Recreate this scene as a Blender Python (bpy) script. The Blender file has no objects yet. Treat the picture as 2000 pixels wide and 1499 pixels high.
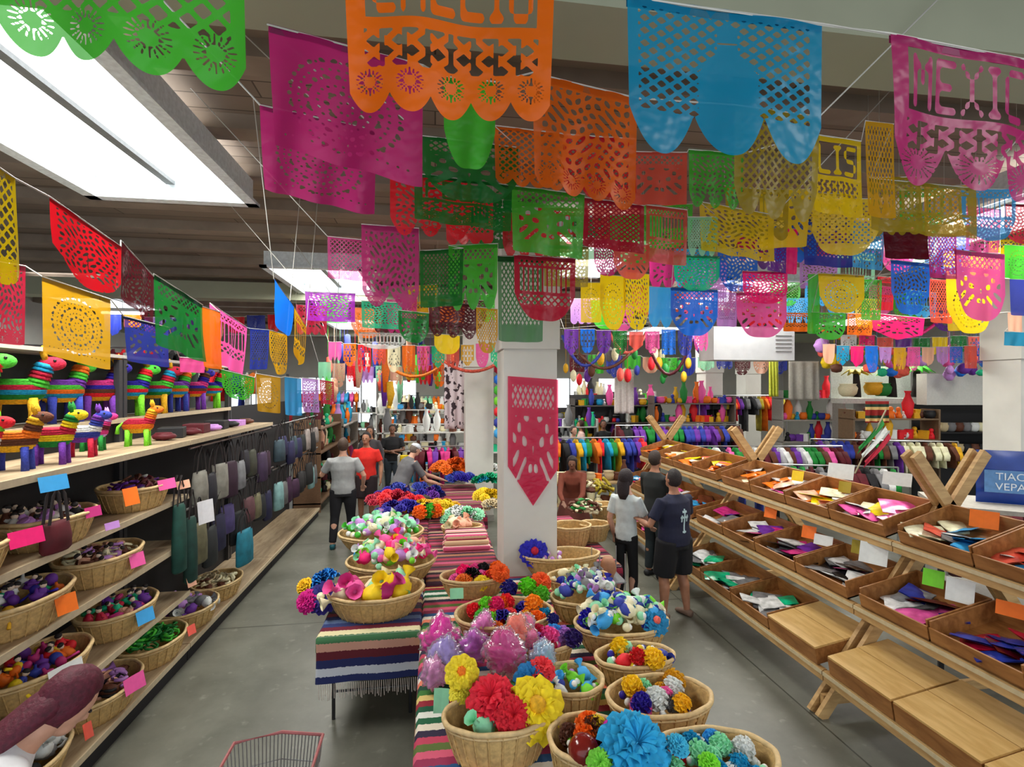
import bpy, math, random
import numpy as np
from mathutils import Vector, Matrix
random.seed(7)
R = math.radians
PI = math.pi
scene = bpy.context.scene
COL = scene.collection

# ------------------------------------------------------------------ camera
F = 1000.0                       # focal length in pixels of the 2000 px frame
YAW = math.atan(150 / F)         # the camera looks a little to the right of the aisle
CAM = Vector((0, 0, 2.65))
cam_data = bpy.data.cameras.new('camera')
cam = bpy.data.objects.new('camera', cam_data)
COL.objects.link(cam)
cam.location = CAM
cam.rotation_euler = (R(90), 0, -YAW)
cam_data.sensor_width = 36
cam_data.lens = 36 * F / 2000
cam_data.shift_y = 5.5 / 2000
cam_data.clip_start = 0.05
cam_data.clip_end = 200
scene.camera = cam
scene.view_settings.view_transform = 'Standard'
scene.view_settings.look = 'None'
scene.view_settings.gamma = 1
scene.view_settings.use_curve_mapping = False
scene.view_settings.exposure = 0.38
scene.cycles.transparent_max_bounces = 24
scene.cycles.max_bounces = 8

# ------------------------------------------------------------------ world and lights
world = bpy.data.worlds.new('daylight')
scene.world = world
world.use_nodes = True
world.node_tree.nodes['Background'].inputs[0].default_value = (0.85, 0.92, 1.0, 1)
world.node_tree.nodes['Background'].inputs[1].default_value = 1.1

CEIL = 4.5
def lamp(name, loc, sx, sy, power, color=(1, .98, .90), rot=(0, 0, 0)):
    l = bpy.data.lights.new(name, 'AREA')
    l.shape = 'RECTANGLE'
    l.size, l.size_y, l.energy, l.color = sx, sy, power, color
    o = bpy.data.objects.new(name, l)
    COL.objects.link(o)
    o.location, o.rotation_euler = loc, rot
    return o
# two skylights and visible fixtures, plus ones added for light, some out of view (x, y, size x, size y, power)
LIGHTS = [(-2.34, 3.75, 1.23, 2.5, 150), (-1.72, 8.7, 1.23, 2.0, 110), (5.6, 4.4, 1.1, 2.2, 120),
          (5.2, 8.6, 1.2, 2.2, 130), (2.0, 12.6, 1.2, 2.2, 130), (-6.6, 11.2, 1.2, 2.2, 90), (10.8, 11.5, 1.2, 2.2, 140),
          (-2.2, 14.5, 1.2, 2.2, 120), (6.5, 14.8, 1.2, 2.2, 120), (3.2, -1.7, 1.2, 2.2, 80), (10.2, 5.6, 1.2, 2.2, 110), (1.9, 6.6, 1.2, 2.0, 90)]
for x, y, sx, sy, p in LIGHTS:
    lamp('ceiling_light_lamp', (x, y, CEIL - .16), sx * .9, sy * .9, p * .80)

# ------------------------------------------------------------------ projection helpers (pixel of the photo -> place in the room)
FW = Vector((math.sin(YAW), math.cos(YAW), 0)); RT = Vector((math.cos(YAW), -math.sin(YAW), 0)); UP = Vector((0, 0, 1))
def ray(u, v): return FW + RT * ((u - 1000) / F) + UP * ((755 - v) / F)
def at(u, v, d): return CAM + ray(u, v) * d
def onZ(u, v, z): r = ray(u, v); return CAM + r * ((z - CAM.z) / r.z)
def onX(u, v, x): r = ray(u, v); return CAM + r * (x / r.x)
def onY(u, v, y): r = ray(u, v); return CAM + r * (y / r.y)
def depth(p): return (Vector(p) - CAM).dot(FW)

# ------------------------------------------------------------------ materials
def lin(c):
    return tuple(((x / 255) / 12.92 if x / 255 <= .04045 else ((x / 255 + .055) / 1.055) ** 2.4) for x in c) + (1,)
MATS = {}
def nodes_of(name):
    m = bpy.data.materials.new(name); m.use_nodes = True
    nt = m.node_tree
    return m, nt, nt.nodes['Principled BSDF']
def mat(c, rough=.6, noise=.12, scale=30, metal=0, bump=0, kind='m'):
    key = (tuple(c), rough, noise, scale, metal, bump)
    if key in MATS: return MATS[key]
    m, nt, b = nodes_of('%s_%02x%02x%02x' % (kind, *c))
    b.inputs['Roughness'].default_value = rough; b.inputs['Metallic'].default_value = metal
    tc = nt.nodes.new('ShaderNodeTexCoord'); nz = nt.nodes.new('ShaderNodeTexNoise')
    nz.inputs['Scale'].default_value = scale; nz.inputs['Detail'].default_value = 3
    nt.links.new(tc.outputs['Object'], nz.inputs['Vector'])
    rp = nt.nodes.new('ShaderNodeValToRGB'); l = lin(c)
    rp.color_ramp.elements[0].position = .3; rp.color_ramp.elements[1].position = .7
    rp.color_ramp.elements[0].color = tuple(x * (1 - noise) for x in l[:3]) + (1,)
    rp.color_ramp.elements[1].color = tuple(min(1, x * (1 + noise)) for x in l[:3]) + (1,)
    nt.links.new(nz.outputs['Fac'], rp.inputs['Fac']); nt.links.new(rp.outputs['Color'], b.inputs['Base Color'])
    if bump:
        bp = nt.nodes.new('ShaderNodeBump'); bp.inputs['Strength'].default_value = bump; bp.inputs['Distance'].default_value = .01
        nt.links.new(nz.outputs['Fac'], bp.inputs['Height']); nt.links.new(bp.outputs['Normal'], b.inputs['Normal'])
    MATS[key] = m
    return m
def plastic_film(c, clear=.3, gloss=True):
    """thin coloured plastic or tissue: lets part of the light through"""
    key = ('film', tuple(c), clear)
    if key in MATS: return MATS[key]
    m, nt, b = nodes_of('film_%02x%02x%02x' % tuple(c))
    nt.nodes.remove(b)
    out = nt.nodes['Material Output']
    df = nt.nodes.new('ShaderNodeBsdfDiffuse'); tl = nt.nodes.new('ShaderNodeBsdfTranslucent'); tp = nt.nodes.new('ShaderNodeBsdfTransparent')
    gl = nt.nodes.new('ShaderNodeBsdfGlossy'); gl.inputs['Roughness'].default_value = .3
    l = lin(c)
    df.inputs[0].default_value = l; tl.inputs[0].default_value = l
    tp.inputs[0].default_value = tuple(.35 + .65 * x for x in l[:3]) + (1,)
    m1 = nt.nodes.new('ShaderNodeMixShader'); m1.inputs[0].default_value = .5
    m2 = nt.nodes.new('ShaderNodeMixShader'); m2.inputs[0].default_value = clear
    m3 = nt.nodes.new('ShaderNodeMixShader'); m3.inputs[0].default_value = .028 if gloss else .02
    nt.links.new(df.outputs[0], m1.inputs[1]); nt.links.new(tl.outputs[0], m1.inputs[2])
    nt.links.new(m1.outputs[0], m2.inputs[1]); nt.links.new(tp.outputs[0], m2.inputs[2])
    nt.links.new(m2.outputs[0], m3.inputs[1]); nt.links.new(gl.outputs[0], m3.inputs[2])
    tc = nt.nodes.new('ShaderNodeTexCoord'); nz = nt.nodes.new('ShaderNodeTexNoise'); nz.inputs['Scale'].default_value = 14
    bp = nt.nodes.new('ShaderNodeBump'); bp.inputs['Strength'].default_value = .5; bp.inputs['Distance'].default_value = .02
    nt.links.new(tc.outputs['Object'], nz.inputs['Vector']); nt.links.new(nz.outputs['Fac'], bp.inputs['Height'])
    nt.links.new(bp.outputs['Normal'], gl.inputs['Normal'])
    nt.links.new(m3.outputs[0], out.inputs['Surface'])
    MATS[key] = m
    return m
def clear_film():
    if 'clear' in MATS: return MATS['clear']
    m, nt, b = nodes_of('clear_cellophane'); nt.nodes.remove(b)
    out = nt.nodes['Material Output']
    tp = nt.nodes.new('ShaderNodeBsdfTransparent'); gl = nt.nodes.new('ShaderNodeBsdfGlossy'); gl.inputs['Roughness'].default_value = .12
    df = nt.nodes.new('ShaderNodeBsdfDiffuse'); df.inputs[0].default_value = (.85, .85, .9, 1)
    lw = nt.nodes.new('ShaderNodeLayerWeight'); lw.inputs['Blend'].default_value = .35
    m1 = nt.nodes.new('ShaderNodeMixShader'); m1.inputs[0].default_value = .25
    m2 = nt.nodes.new('ShaderNodeMixShader')
    nt.links.new(gl.outputs[0], m1.inputs[1]); nt.links.new(df.outputs[0], m1.inputs[2])
    nt.links.new(lw.outputs['Facing'], m2.inputs[0]); nt.links.new(tp.outputs[0], m2.inputs[1]); nt.links.new(m1.outputs[0], m2.inputs[2])
    nt.links.new(m2.outputs[0], out.inputs['Surface'])
    MATS['clear'] = m
    return m
def emit(c, s, name='glow'):
    key = ('e', tuple(c), s)
    if key in MATS: return MATS[key]
    m, nt, b = nodes_of(name)
    b.inputs['Base Color'].default_value = lin(c); b.inputs['Emission Color'].default_value = lin(c); b.inputs['Emission Strength'].default_value = s
    MATS[key] = m
    return m
def stripes_mat(name, cols, axis=1, scale=1.0, wob=.0, rough=.85, uv=False):
    """woven bands: a colour list repeated along one object axis"""
    m, nt, b = nodes_of(name)
    b.inputs['Roughness'].default_value = rough
    tc = nt.nodes.new('ShaderNodeTexCoord'); sp = nt.nodes.new('ShaderNodeSeparateXYZ')
    nt.links.new(tc.outputs['UV' if uv else 'Object'], sp.inputs[0])
    a = nt.nodes.new('ShaderNodeMath'); a.operation = 'MULTIPLY'; a.inputs[1].default_value = scale
    nt.links.new(sp.outputs[axis], a.inputs[0])
    nz = nt.nodes.new('ShaderNodeTexNoise'); nz.inputs['Scale'].default_value = 60
    nt.links.new(tc.outputs['Object'], nz.inputs['Vector'])
    ad = nt.nodes.new('ShaderNodeMath'); ad.operation = 'MULTIPLY_ADD'; ad.inputs[1].default_value = .02
    nt.links.new(nz.outputs['Fac'], ad.inputs[0]); nt.links.new(a.outputs[0], ad.inputs[2])
    fr = nt.nodes.new('ShaderNodeMath'); fr.operation = 'FRACT'; nt.links.new(ad.outputs[0], fr.inputs[0])
    rp = nt.nodes.new('ShaderNodeValToRGB'); rp.color_ramp.interpolation = 'CONSTANT'
    n = len(cols); els = rp.color_ramp.elements
    els[0].position = 0; els[0].color = lin(cols[0]); els[1].position = 1 / n; els[1].color = lin(cols[1])
    for i in range(2, n):
        e = els.new(i / n); e.color = lin(cols[i])
    nt.links.new(fr.outputs[0], rp.inputs['Fac']); nt.links.new(rp.outputs['Color'], b.inputs['Base Color'])
    return m

WOOD = None
def wood_mat(name, c1, c2, rough=.55, sc=(1.5, 12, 12)):
    m, nt, b = nodes_of(name)
    tc = nt.nodes.new('ShaderNodeTexCoord'); mp = nt.nodes.new('ShaderNodeMapping'); mp.inputs['Scale'].default_value = sc
    nz = nt.nodes.new('ShaderNodeTexNoise'); nz.inputs['Scale'].default_value = 2.5; nz.inputs['Detail'].default_value = 6; nz.inputs['Distortion'].default_value = .6
    rp = nt.nodes.new('ShaderNodeValToRGB'); rp.color_ramp.elements[0].position = .35; rp.color_ramp.elements[1].position = .65
    rp.color_ramp.elements[0].color = lin(c1); rp.color_ramp.elements[1].color = lin(c2)
    nt.links.new(tc.outputs['Object'], mp.inputs[0]); nt.links.new(mp.outputs[0], nz.inputs['Vector'])
    nt.links.new(nz.outputs['Fac'], rp.inputs['Fac']); nt.links.new(rp.outputs['Color'], b.inputs['Base Color'])
    b.inputs['Roughness'].default_value = rough
    return m

# ------------------------------------------------------------------ mesh builder
class MB:
    def __init__(s): s.v = []; s.f = []; s.mi = []
    def add(s, vs, fs, mi=0):
        o = len(s.v); s.v += [tuple(p) for p in vs]
        for f in fs: s.f.append(tuple(i + o for i in f)); s.mi.append(mi)
        return s
    def box(s, c, d, rz=0, M=None, mi=0):
        x, y, z = d[0] / 2, d[1] / 2, d[2] / 2
        T = M if M is not None else Matrix.Rotation(rz, 3, 'Z')
        vs = [Vector(c) + T @ Vector(p) for p in ((-x, -y, -z), (x, -y, -z), (x, y, -z), (-x, y, -z), (-x, -y, z), (x, -y, z), (x, y, z), (-x, y, z))]
        return s.add(vs, [(0, 3, 2, 1), (4, 5, 6, 7), (0, 1, 5, 4), (1, 2, 6, 5), (2, 3, 7, 6), (3, 0, 4, 7)], mi)
    def bar(s, a, b, w, h, side=None, mi=0):
        a, b = Vector(a), Vector(b); t = (b - a).normalized()
        u = Vector(side) if side else (Vector((0, 0, 1)) if abs(t.z) < .9 else Vector((1, 0, 0)))
        n = t.cross(u).normalized(); u = n.cross(t)
        vs = []
        for p in (a, b):
            for i, j in ((-1, -1), (1, -1), (1, 1), (-1, 1)): vs.append(p + n * (i * w / 2) + u * (j * h / 2))
        return s.add(vs, [(0, 1, 2, 3), (7, 6, 5, 4), (0, 4, 5, 1), (1, 5, 6, 2), (2, 6, 7, 3), (3, 7, 4, 0)], mi)
    def loft(s, pts, rad, n=12, side=(1, 0, 0), mi=0, cap=True, phase=0):
        """rings along a path; rad = list of r or (r_side, r_other)"""
        pts = [Vector(p) for p in pts]; k = len(pts); vs = []
        for i, p in enumerate(pts):
            t = (pts[min(i + 1, k - 1)] - pts[max(i - 1, 0)]).normalized()
            a = Vector(side); a = a - t * a.dot(t)
            if a.length < .05: a = Vector((0, 1, 0)) - t * t.y
            a.normalize(); b = t.cross(a)
            r = rad[i] if isinstance(rad, (list, tuple)) and i < len(rad) else rad[-1] if isinstance(rad, (list, tuple)) else rad
            ra, rb = r if isinstance(r, (list, tuple)) else (r, r)
            for j in range(n):
                q = 2 * PI * j / n + phase
                vs.append(p + a * (ra * math.cos(q)) + b * (rb * math.sin(q)))
        fs = [(i * n + j, i * n + (j + 1) % n, (i + 1) * n + (j + 1) % n, (i + 1) * n + j) for i in range(k - 1) for j in range(n)]
        if cap: fs += [tuple(range(n - 1, -1, -1)), tuple(range((k - 1) * n, k * n))]
        return s.add(vs, fs, mi)
    def ell(s, c, r, n=12, m=8, M=None, mi=0, fn=None):
        c = Vector(c); vs = []
        T = M if M is not None else Matrix.Identity(3)
        for i in range(m + 1):
            th = PI * i / m
            for j in range(n):
                ph = 2 * PI * j / n
                p = Vector((math.sin(th) * math.cos(ph), math.sin(th) * math.sin(ph), math.cos(th)))
                k = fn(p) if fn else 1
                vs.append(c + T @ Vector((p.x * r[0] * k, p.y * r[1] * k, p.z * r[2] * k)))
        fs = [(i * n + j, (i + 1) * n + j, (i + 1) * n + (j + 1) % n, i * n + (j + 1) % n) for i in range(m) for j in range(n)]
        return s.add(vs, fs, mi)
    def ring(s, c, ra, rb, r, n=40, m=8, mi=0, wav=0):
        """elliptic torus lying in the xy plane"""
        vs = []
        for i in range(n):
            a = 2 * PI * i / n
            x, y = math.cos(a), math.sin(a)
            for j in range(m):
                q = 2 * PI * j / m
                rr = r * (1 + wav * math.cos(q + 9 * a))
                vs.append((c[0] + x * (ra + rr * math.cos(q)), c[1] + y * (rb + rr * math.cos(q)), c[2] + rr * math.sin(q)))
        fs = [(i * m + j, ((i + 1) % n) * m + j, ((i + 1) % n) * m + (j + 1) % m, i * m + (j + 1) % m) for i in range(n) for j in range(m)]
        return s.add(vs, fs, mi)
    def grid(s, nx, ny, fn, mi=0):
        vs = [fn(i / nx, j / ny) for j in range(ny + 1) for i in range(nx + 1)]
        fs = [(j * (nx + 1) + i, j * (nx + 1) + i + 1, (j + 1) * (nx + 1) + i + 1, (j + 1) * (nx + 1) + i) for j in range(ny) for i in range(nx)]
        return s.add(vs, fs, mi)
    def mesh(s, name, m=None, smooth=False):
        me = bpy.data.meshes.new(name); me.from_pydata(s.v, [], s.f)
        ms = m if isinstance(m, (list, tuple)) else [m]
        for q in ms:
            if q: me.materials.append(q)
        if len(ms) > 1: me.polygons.foreach_set('material_index', s.mi)
        if smooth: me.polygons.foreach_set('use_smooth', [True] * len(me.polygons))
        me.update()
        return me
    def build(s, name, m=None, parent=None, smooth=False, loc=None):
        return link(name, s.mesh(name, m, smooth), parent, loc)
def link(name, me, parent=None, loc=None, rz=0, m=None):
    o = bpy.data.objects.new(name, me); COL.objects.link(o)
    if parent: o.parent = parent
    if loc is not None: o.location = loc
    if rz: o.rotation_euler = (0, 0, rz)
    if m is not None:
        o.material_slots[0].link = 'OBJECT'; o.material_slots[0].material = m
    return o
def tag(o, label, cat, group=None, kind=None):
    if label: o['label'] = label
    if cat: o['category'] = cat
    if group: o['group'] = group
    if kind: o['kind'] = kind
    return o
def thing(name, label, cat, loc=(0, 0, 0), rz=0, group=None):
    o = bpy.data.objects.new(name, None); COL.objects.link(o)
    o.empty_display_size = .1
    o.location = loc; o.rotation_euler = (0, 0, rz)
    return tag(o, label, cat, group)
def struct(o): o['kind'] = 'structure'; return o
def dup(root, loc, rz=0, label=None, group=None, scale=None):
    r = root.copy(); COL.objects.link(r); r.location = loc
    r.rotation_euler = rz if isinstance(rz, (tuple, list)) else (0, 0, rz)
    if label: r['label'] = label
    if group: r['group'] = group
    if scale: r.scale = (scale,) * 3
    for ch in list(root.children):
        c = ch.copy(); COL.objects.link(c); c.parent = r
        for g in list(ch.children):
            d = g.copy(); COL.objects.link(d); d.parent = c
    return r

# palette (display values)
C = dict(green=(70, 190, 50), dgreen=(15, 125, 45), lime=(120, 215, 40), orange=(245, 115, 15), turquoise=(15, 150, 195), magenta=(200, 45, 125),
         pink=(240, 90, 165), crimson=(185, 20, 55), red=(228, 25, 40), yellow=(240, 205, 15), olive=(170, 150, 30), salmon=(228, 90, 70),
         teal=(20, 190, 135), blue=(15, 115, 230), navy=(45, 60, 160), royal=(35, 20, 150), purple=(105, 45, 155), hotpink=(250, 20, 120), sky=(60, 165, 230),
         lilac=(195, 140, 215), maroon=(85, 8, 24), white=(225, 228, 225), mint=(150, 225, 180), coral=(245, 100, 85), gold=(220, 165, 20), violet=(190, 40, 215),
         peach=(240, 180, 150), cream=(238, 230, 190), black=(22, 22, 26), grey=(120, 120, 122), brown=(95, 50, 30), beige=(200, 180, 140))
WN = dict(dgreen='dark green', lime='lime green', hotpink='hot pink', sky='sky blue', royal='royal blue', navy='navy blue')
def wn(c): return WN.get(c, c)
# ------------------------------------------------------------------ the room
XL, XR, YB, YF = -9.0, 15.5, -3.0, 21.0
def floor_material():
    m, nt, b = nodes_of('polished_concrete')
    tc = nt.nodes.new('ShaderNodeTexCoord')
    n1 = nt.nodes.new('ShaderNodeTexNoise'); n1.inputs['Scale'].default_value = 1.1; n1.inputs['Detail'].default_value = 8; n1.inputs['Roughness'].default_value = .65
    n2 = nt.nodes.new('ShaderNodeTexNoise'); n2.inputs['Scale'].default_value = 9; n2.inputs['Detail'].default_value = 6
    for n in (n1, n2): nt.links.new(tc.outputs['Object'], n.inputs['Vector'])
    r1 = nt.nodes.new('ShaderNodeValToRGB'); e = r1.color_ramp.elements
    e[0].position = .3; e[0].color = lin((80, 81, 71)); e[1].position = .72; e[1].color = lin((120, 120, 109))
    r2 = nt.nodes.new('ShaderNodeValToRGB'); e = r2.color_ramp.elements
    e[0].position = .62; e[0].color = (0, 0, 0, 1); e[1].position = .8; e[1].color = (.5, .5, .5, 1)
    mx = nt.nodes.new('ShaderNodeMix'); mx.data_type = 'RGBA'
    nt.links.new(n1.outputs['Fac'], r1.inputs['Fac']); nt.links.new(n2.outputs['Fac'], r2.inputs['Fac'])
    nt.links.new(r2.outputs['Color'], mx.inputs['Factor']); nt.links.new(r1.outputs['Color'], mx.inputs['A'])
    mx.inputs['B'].default_value = lin((160, 162, 150))
    # thin saw-cut joints every 3 m
    br = nt.nodes.new('ShaderNodeTexBrick'); br.offset = 0; br.inputs['Scale'].default_value = 1
    br.inputs['Brick Width'].default_value = 3.0; br.inputs['Row Height'].default_value = 3.0; br.inputs['Mortar Size'].default_value = .008
    br.inputs['Color1'].default_value = (1, 1, 1, 1); br.inputs['Color2'].default_value = (1, 1, 1, 1); br.inputs['Mortar'].default_value = (.35, .35, .33, 1)
    nt.links.new(tc.outputs['Object'], br.inputs['Vector'])
    m2 = nt.nodes.new('ShaderNodeMix'); m2.data_type = 'RGBA'; m2.blend_type = 'MULTIPLY'; m2.inputs['Factor'].default_value = 1
    nt.links.new(mx.outputs['Result'], m2.inputs['A']); nt.links.new(br.outputs['Color'], m2.inputs['B'])
    nt.links.new(m2.outputs['Result'], b.inputs['Base Color'])
    b.inputs['Roughness'].default_value = .38
    return m
struct(MB().box(((XL + XR) / 2, (YB + YF) / 2, -.05), (XR - XL, YF - YB, .1)).build('floor', floor_material()))
def deck_material():
    m, nt, b = nodes_of('painted_roof_boards')
    tc = nt.nodes.new('ShaderNodeTexCoord'); br = nt.nodes.new('ShaderNodeTexBrick')
    br.inputs['Scale'].default_value = 1; br.inputs['Brick Width'].default_value = 2.4; br.inputs['Row Height'].default_value = .2; br.inputs['Mortar Size'].default_value = .006
    br.inputs['Color1'].default_value = lin((146, 130, 115)); br.inputs['Color2'].default_value = lin((122, 108, 94)); br.inputs['Mortar'].default_value = lin((80, 70, 58))
    nt.links.new(tc.outputs['Object'], br.inputs['Vector']); nt.links.new(br.outputs['Color'], b.inputs['Base Color'])
    b.inputs['Roughness'].default_value = .8
    return m
struct(MB().box(((XL + XR) / 2, (YB + YF) / 2, CEIL + .22), (XR - XL, YF - YB, .1)).build('ceiling', deck_material()))
jm = mat((142, 127, 112), .8, .18, 3)
y, k = .55, 1
while y < YF - .5:
    if not (4.75 < y < 5.05):
        struct(MB().box(((XL + XR) / 2, y, CEIL + .115), (XR - XL, .20, .11)).build('trim_%d' % k, jm)); k += 1
    y += .9
# pale boxed girder across the room just above the near banners, and girders further back
gm = mat((168, 171, 146), .7, .06, 2)
for gy, gw in ((2.2, .36), (9.9, .34), (16.5, .34)):
    struct(MB().box(((XL + XR) / 2, gy, CEIL - .14), (XR - XL, gw, .30)).build('trim_%d' % k, gm)); k += 1
wm = mat((205, 204, 196), .8, .05, 2)
struct(MB().box((XL - .05, (YB + YF) / 2, 2.4), (.1, YF - YB, 4.9)).build('wall_left', wm))
struct(MB().box((XR + .05, (YB + YF) / 2, 2.4), (.1, YF - YB, 4.9)).build('wall_right', wm))
# back wall with shop windows
wins = [(-4.6, 1.5, .9, 3.0), (-2.9, 1.2, .9, 3.1), (-1.3, 1.1, .9, 2.9), (5.6, 1.6, 1.2, 3.0), (7.6, 1.5, 1.2, 3.0), (-7, 1.5, .9, 3.0)]
wb = MB(); xs = sorted([(x - w / 2, x + w / 2, a, b) for x, w, a, b in wins]); cur = XL
for x0, x1, a, b in xs:
    wb.box(((cur + x0) / 2, YF + .05, 2.4), (x0 - cur, .1, 4.9)); cur = x1
    wb.box(((x0 + x1) / 2, YF + .05, a / 2), (x1 - x0, .1, a)); wb.box(((x0 + x1) / 2, YF + .05, (b + 4.85) / 2), (x1 - x0, .1, 4.85 - b))
wb.box(((cur + XR) / 2, YF + .05, 2.4), (XR - cur, .1, 4.9))
struct(wb.build('wall_back', wm))
for i, (x0, x1, a, b) in enumerate(xs):
    w = struct(MB().box(((x0 + x1) / 2, YF + .06, (a + b) / 2), (x1 - x0, .02, b - a)).build('window_%d' % (i + 1), emit((235, 245, 255), 1.6, 'daylit_glass')))
    fr = MB()
    for xx in (x0, (x0 + x1) / 2, x1): fr.box((xx, YF - .02, (a + b) / 2), (.05, .06, b - a))
    for zz in (a, b): fr.box(((x0 + x1) / 2, YF - .02, zz), (x1 - x0, .06, .05))
    fr.build('window_frame', mat((215, 215, 212), .5), w)
# boxed white columns
colm = mat((208, 206, 198), .65, .05, 3)
for i, (cx, cy, lab) in enumerate(((.96, 5.4, 'white boxed column with a pink paper banner, at the flower tables'), (.86, 10.3, 'white boxed column behind the orange paper flowers'),
                      (7.62, 13.4, 'slim white column behind the wooden card racks'), (8.25, 6.2, 'pale column at the right edge by the blue packet'), (9.6, 14.6, 'white column beside the hung garments at the far right'))):
    w = .55 if i < 2 else .5
    c = MB(); c.box((0, 0, 1.52), (w, w, 3.04)); c.box((0, 0, 3.75), (w + .05, w + .05, 1.44))
    o = struct(c.build('trim_%d' % k, colm, loc=(cx, cy, 0))); k += 1
    MB().box((0, 0, .06), (w + .03, w + .03, .12)).build('base_board', mat((150, 148, 140), .6), o)

# ceiling lights: recessed white well, lit lens, centre divider
for i, (x, y, sx, sy, p) in enumerate(LIGHTS):
    where = ['big skylight at the upper left of the room', 'second skylight above the left shelving aisle', 'light above the front of the wooden racks', 'light above the middle wooden racks',
             'light above the far flower tables', 'light over the far left garments', 'light over the far right shelves', 'light at the back left', 'light at the back right', 'added unseen light behind the camera', 'added unseen light over the right side', 'light behind the column'][i]  # behind the camera and over the right side: out of view, added for light
    t = thing('skylight' if i < 2 else 'ceiling_light', ('rectangular recessed ' + where) if i < 2 else 'white rectangular ' + where, 'skylight' if i < 2 else 'ceiling light', (x, y, CEIL))
    fr = MB()
    for s in (-1, 1):
        fr.box((s * (sx / 2 + .03), 0, -.05), (.05, sy + .1, .22)); fr.box((0, s * (sy / 2 + .03), -.05), (sx + .1, .05, .22))
        fr.box((s * (sx / 2 + .05), 0, -.16), (.10, sy + .2, .03)); fr.box((0, s * (sy / 2 + .05), -.16), (sx + .2, .10, .03))
    fr.build('frame', mat((225, 235, 238), .4), t)
    for s in (-1, 1):
        MB().box((s * sx / 4, 0, .0), (sx / 2 - .06, sy - .04, .02)).build('lens', emit((250, 253, 255), 3.2 if i < 2 else 3.0, 'lit_lens'), t)
    MB().box((0, 0, -.02), (.07, sy - .04, .05)).build('divider', mat((120, 124, 124), .5), t)

# ------------------------------------------------------------------ hanging cut sheets (papel picado)
FONT = {'A': ['01110', '10001', '10001', '11111', '10001', '10001', '10001'], 'L': ['10000'] * 6 + ['11111'], 'E': ['11111', '10000', '10000', '11110', '10000', '10000', '11111'],
        'R': ['11110', '10001', '10001', '11110', '10100', '10010', '10001'], 'I': ['111', '010', '010', '010', '010', '010', '111'], 'O': ['01110', '10001', '10001', '10001', '10001', '10001', '01110'],
        'M': ['10001', '11011', '10101', '10101', '10001', '10001', '10001'], 'N': ['10001', '11001', '10101', '10101', '10011', '10001', '10001'], 'X': ['10001', '01010', '00100', '00100', '00100', '01010', '10001'],
        'C': ['01111', '10000', '10000', '10000', '10000', '10000', '01111'], 'T': ['11111'] + ['00100'] * 6, 'D': ['11110', '10001', '10001', '10001', '10001', '10001', '11110'],
        'B': ['11110', '10001', '10001', '11110', '10001', '10001', '11110'], 'V': ['10001'] * 4 + ['01010', '01010', '00100'], 'P': ['11110', '10001', '10001', '11110', '10000', '10000', '10000'],
        'F': ['11111', '10000', '10000', '11110', '10000', '10000', '10000'], 'S': ['01111', '10000', '10000', '01110', '00001', '00001', '11110'], 'K': ['10001', '10010', '10100', '11000', '10100', '10010', '10001'], ' ': ['000'] * 7}
def text_bitmap(t):
    rows = [''] * 7
    for ch in t:
        g = FONT[ch]
        for i in range(7): rows[i] += g[i] + '0'
    return np.array([[float(c) for c in r[:-1]] for r in rows])
def sample(bm, x, y):
    """x, y in 0..1 -> smooth value of the bitmap"""
    h, w = bm.shape
    p = np.pad(bm, 1)
    fx = np.clip(x * w + .5, 0, w + .999); fy = np.clip(y * h + .5, 0, h + .999)
    ix = fx.astype(int); iy = fy.astype(int); tx = fx - ix; ty = fy - iy
    g = lambda a, b: p[np.clip(b, 0, h + 1), np.clip(a, 0, w + 1)]
    return (g(ix, iy) * (1 - tx) + g(ix + 1, iy) * tx) * (1 - ty) + (g(ix, iy + 1) * (1 - tx) + g(ix + 1, iy + 1) * tx) * ty
def region(u, v, a, b, c, d): return np.minimum(np.minimum(u - a, b - u), np.minimum(v - c, d - v))
def lattice(u, v, n, w=.34): return (w - np.maximum(abs(np.mod((u + v) * n, 1) - .5), abs(np.mod((u - v) * n, 1) - .5))) / n
def dots(u, v, cx, cy, r0, dr, rings, per, rad):
    x, y = u - cx, v - cy; r = np.hypot(x, y); a = np.arctan2(y, x)
    k = np.clip(np.round((r - r0) / dr), 0, rings - 1); rr = r0 + k * dr; n = np.round(per * (1 + k))
    da = (np.mod(a / (2 * PI) * n + .5 * np.mod(k, 2), 1) - .5) / n * 2 * PI * rr
    return rad - np.hypot(da, r - rr)
def fans(u, v, n, v0):
    """radial slits in each scallop"""
    c = (np.floor(u * n) + .5) / n; x = u - c; y = v - v0; r = np.hypot(x, y); a = np.arctan2(y, x)
    s = np.abs(np.mod(a / PI * 9, 1) - .5) * PI / 9 * r
    return np.minimum(.0035 - s * .8, np.minimum(r - .14 / n, .36 / n - r))
def profile(u, bottom):
    if bottom == 'round': return 1 - .42 * np.abs(2 * u - 1) ** 3.2
    if bottom == 'point': return 1 - .3 * np.abs(2 * u - 1)
    if bottom == 'square': return 1 - .02 * np.abs(2 * u - 1) ** 8 + 0 * u
    n = int(bottom); amp = .30 / n + .03 if n != 3 else .26
    s = np.abs(np.mod(u * n, 1) - .5) * 2
    return 1 - amp * s ** 2.2 * 1.1
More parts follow.
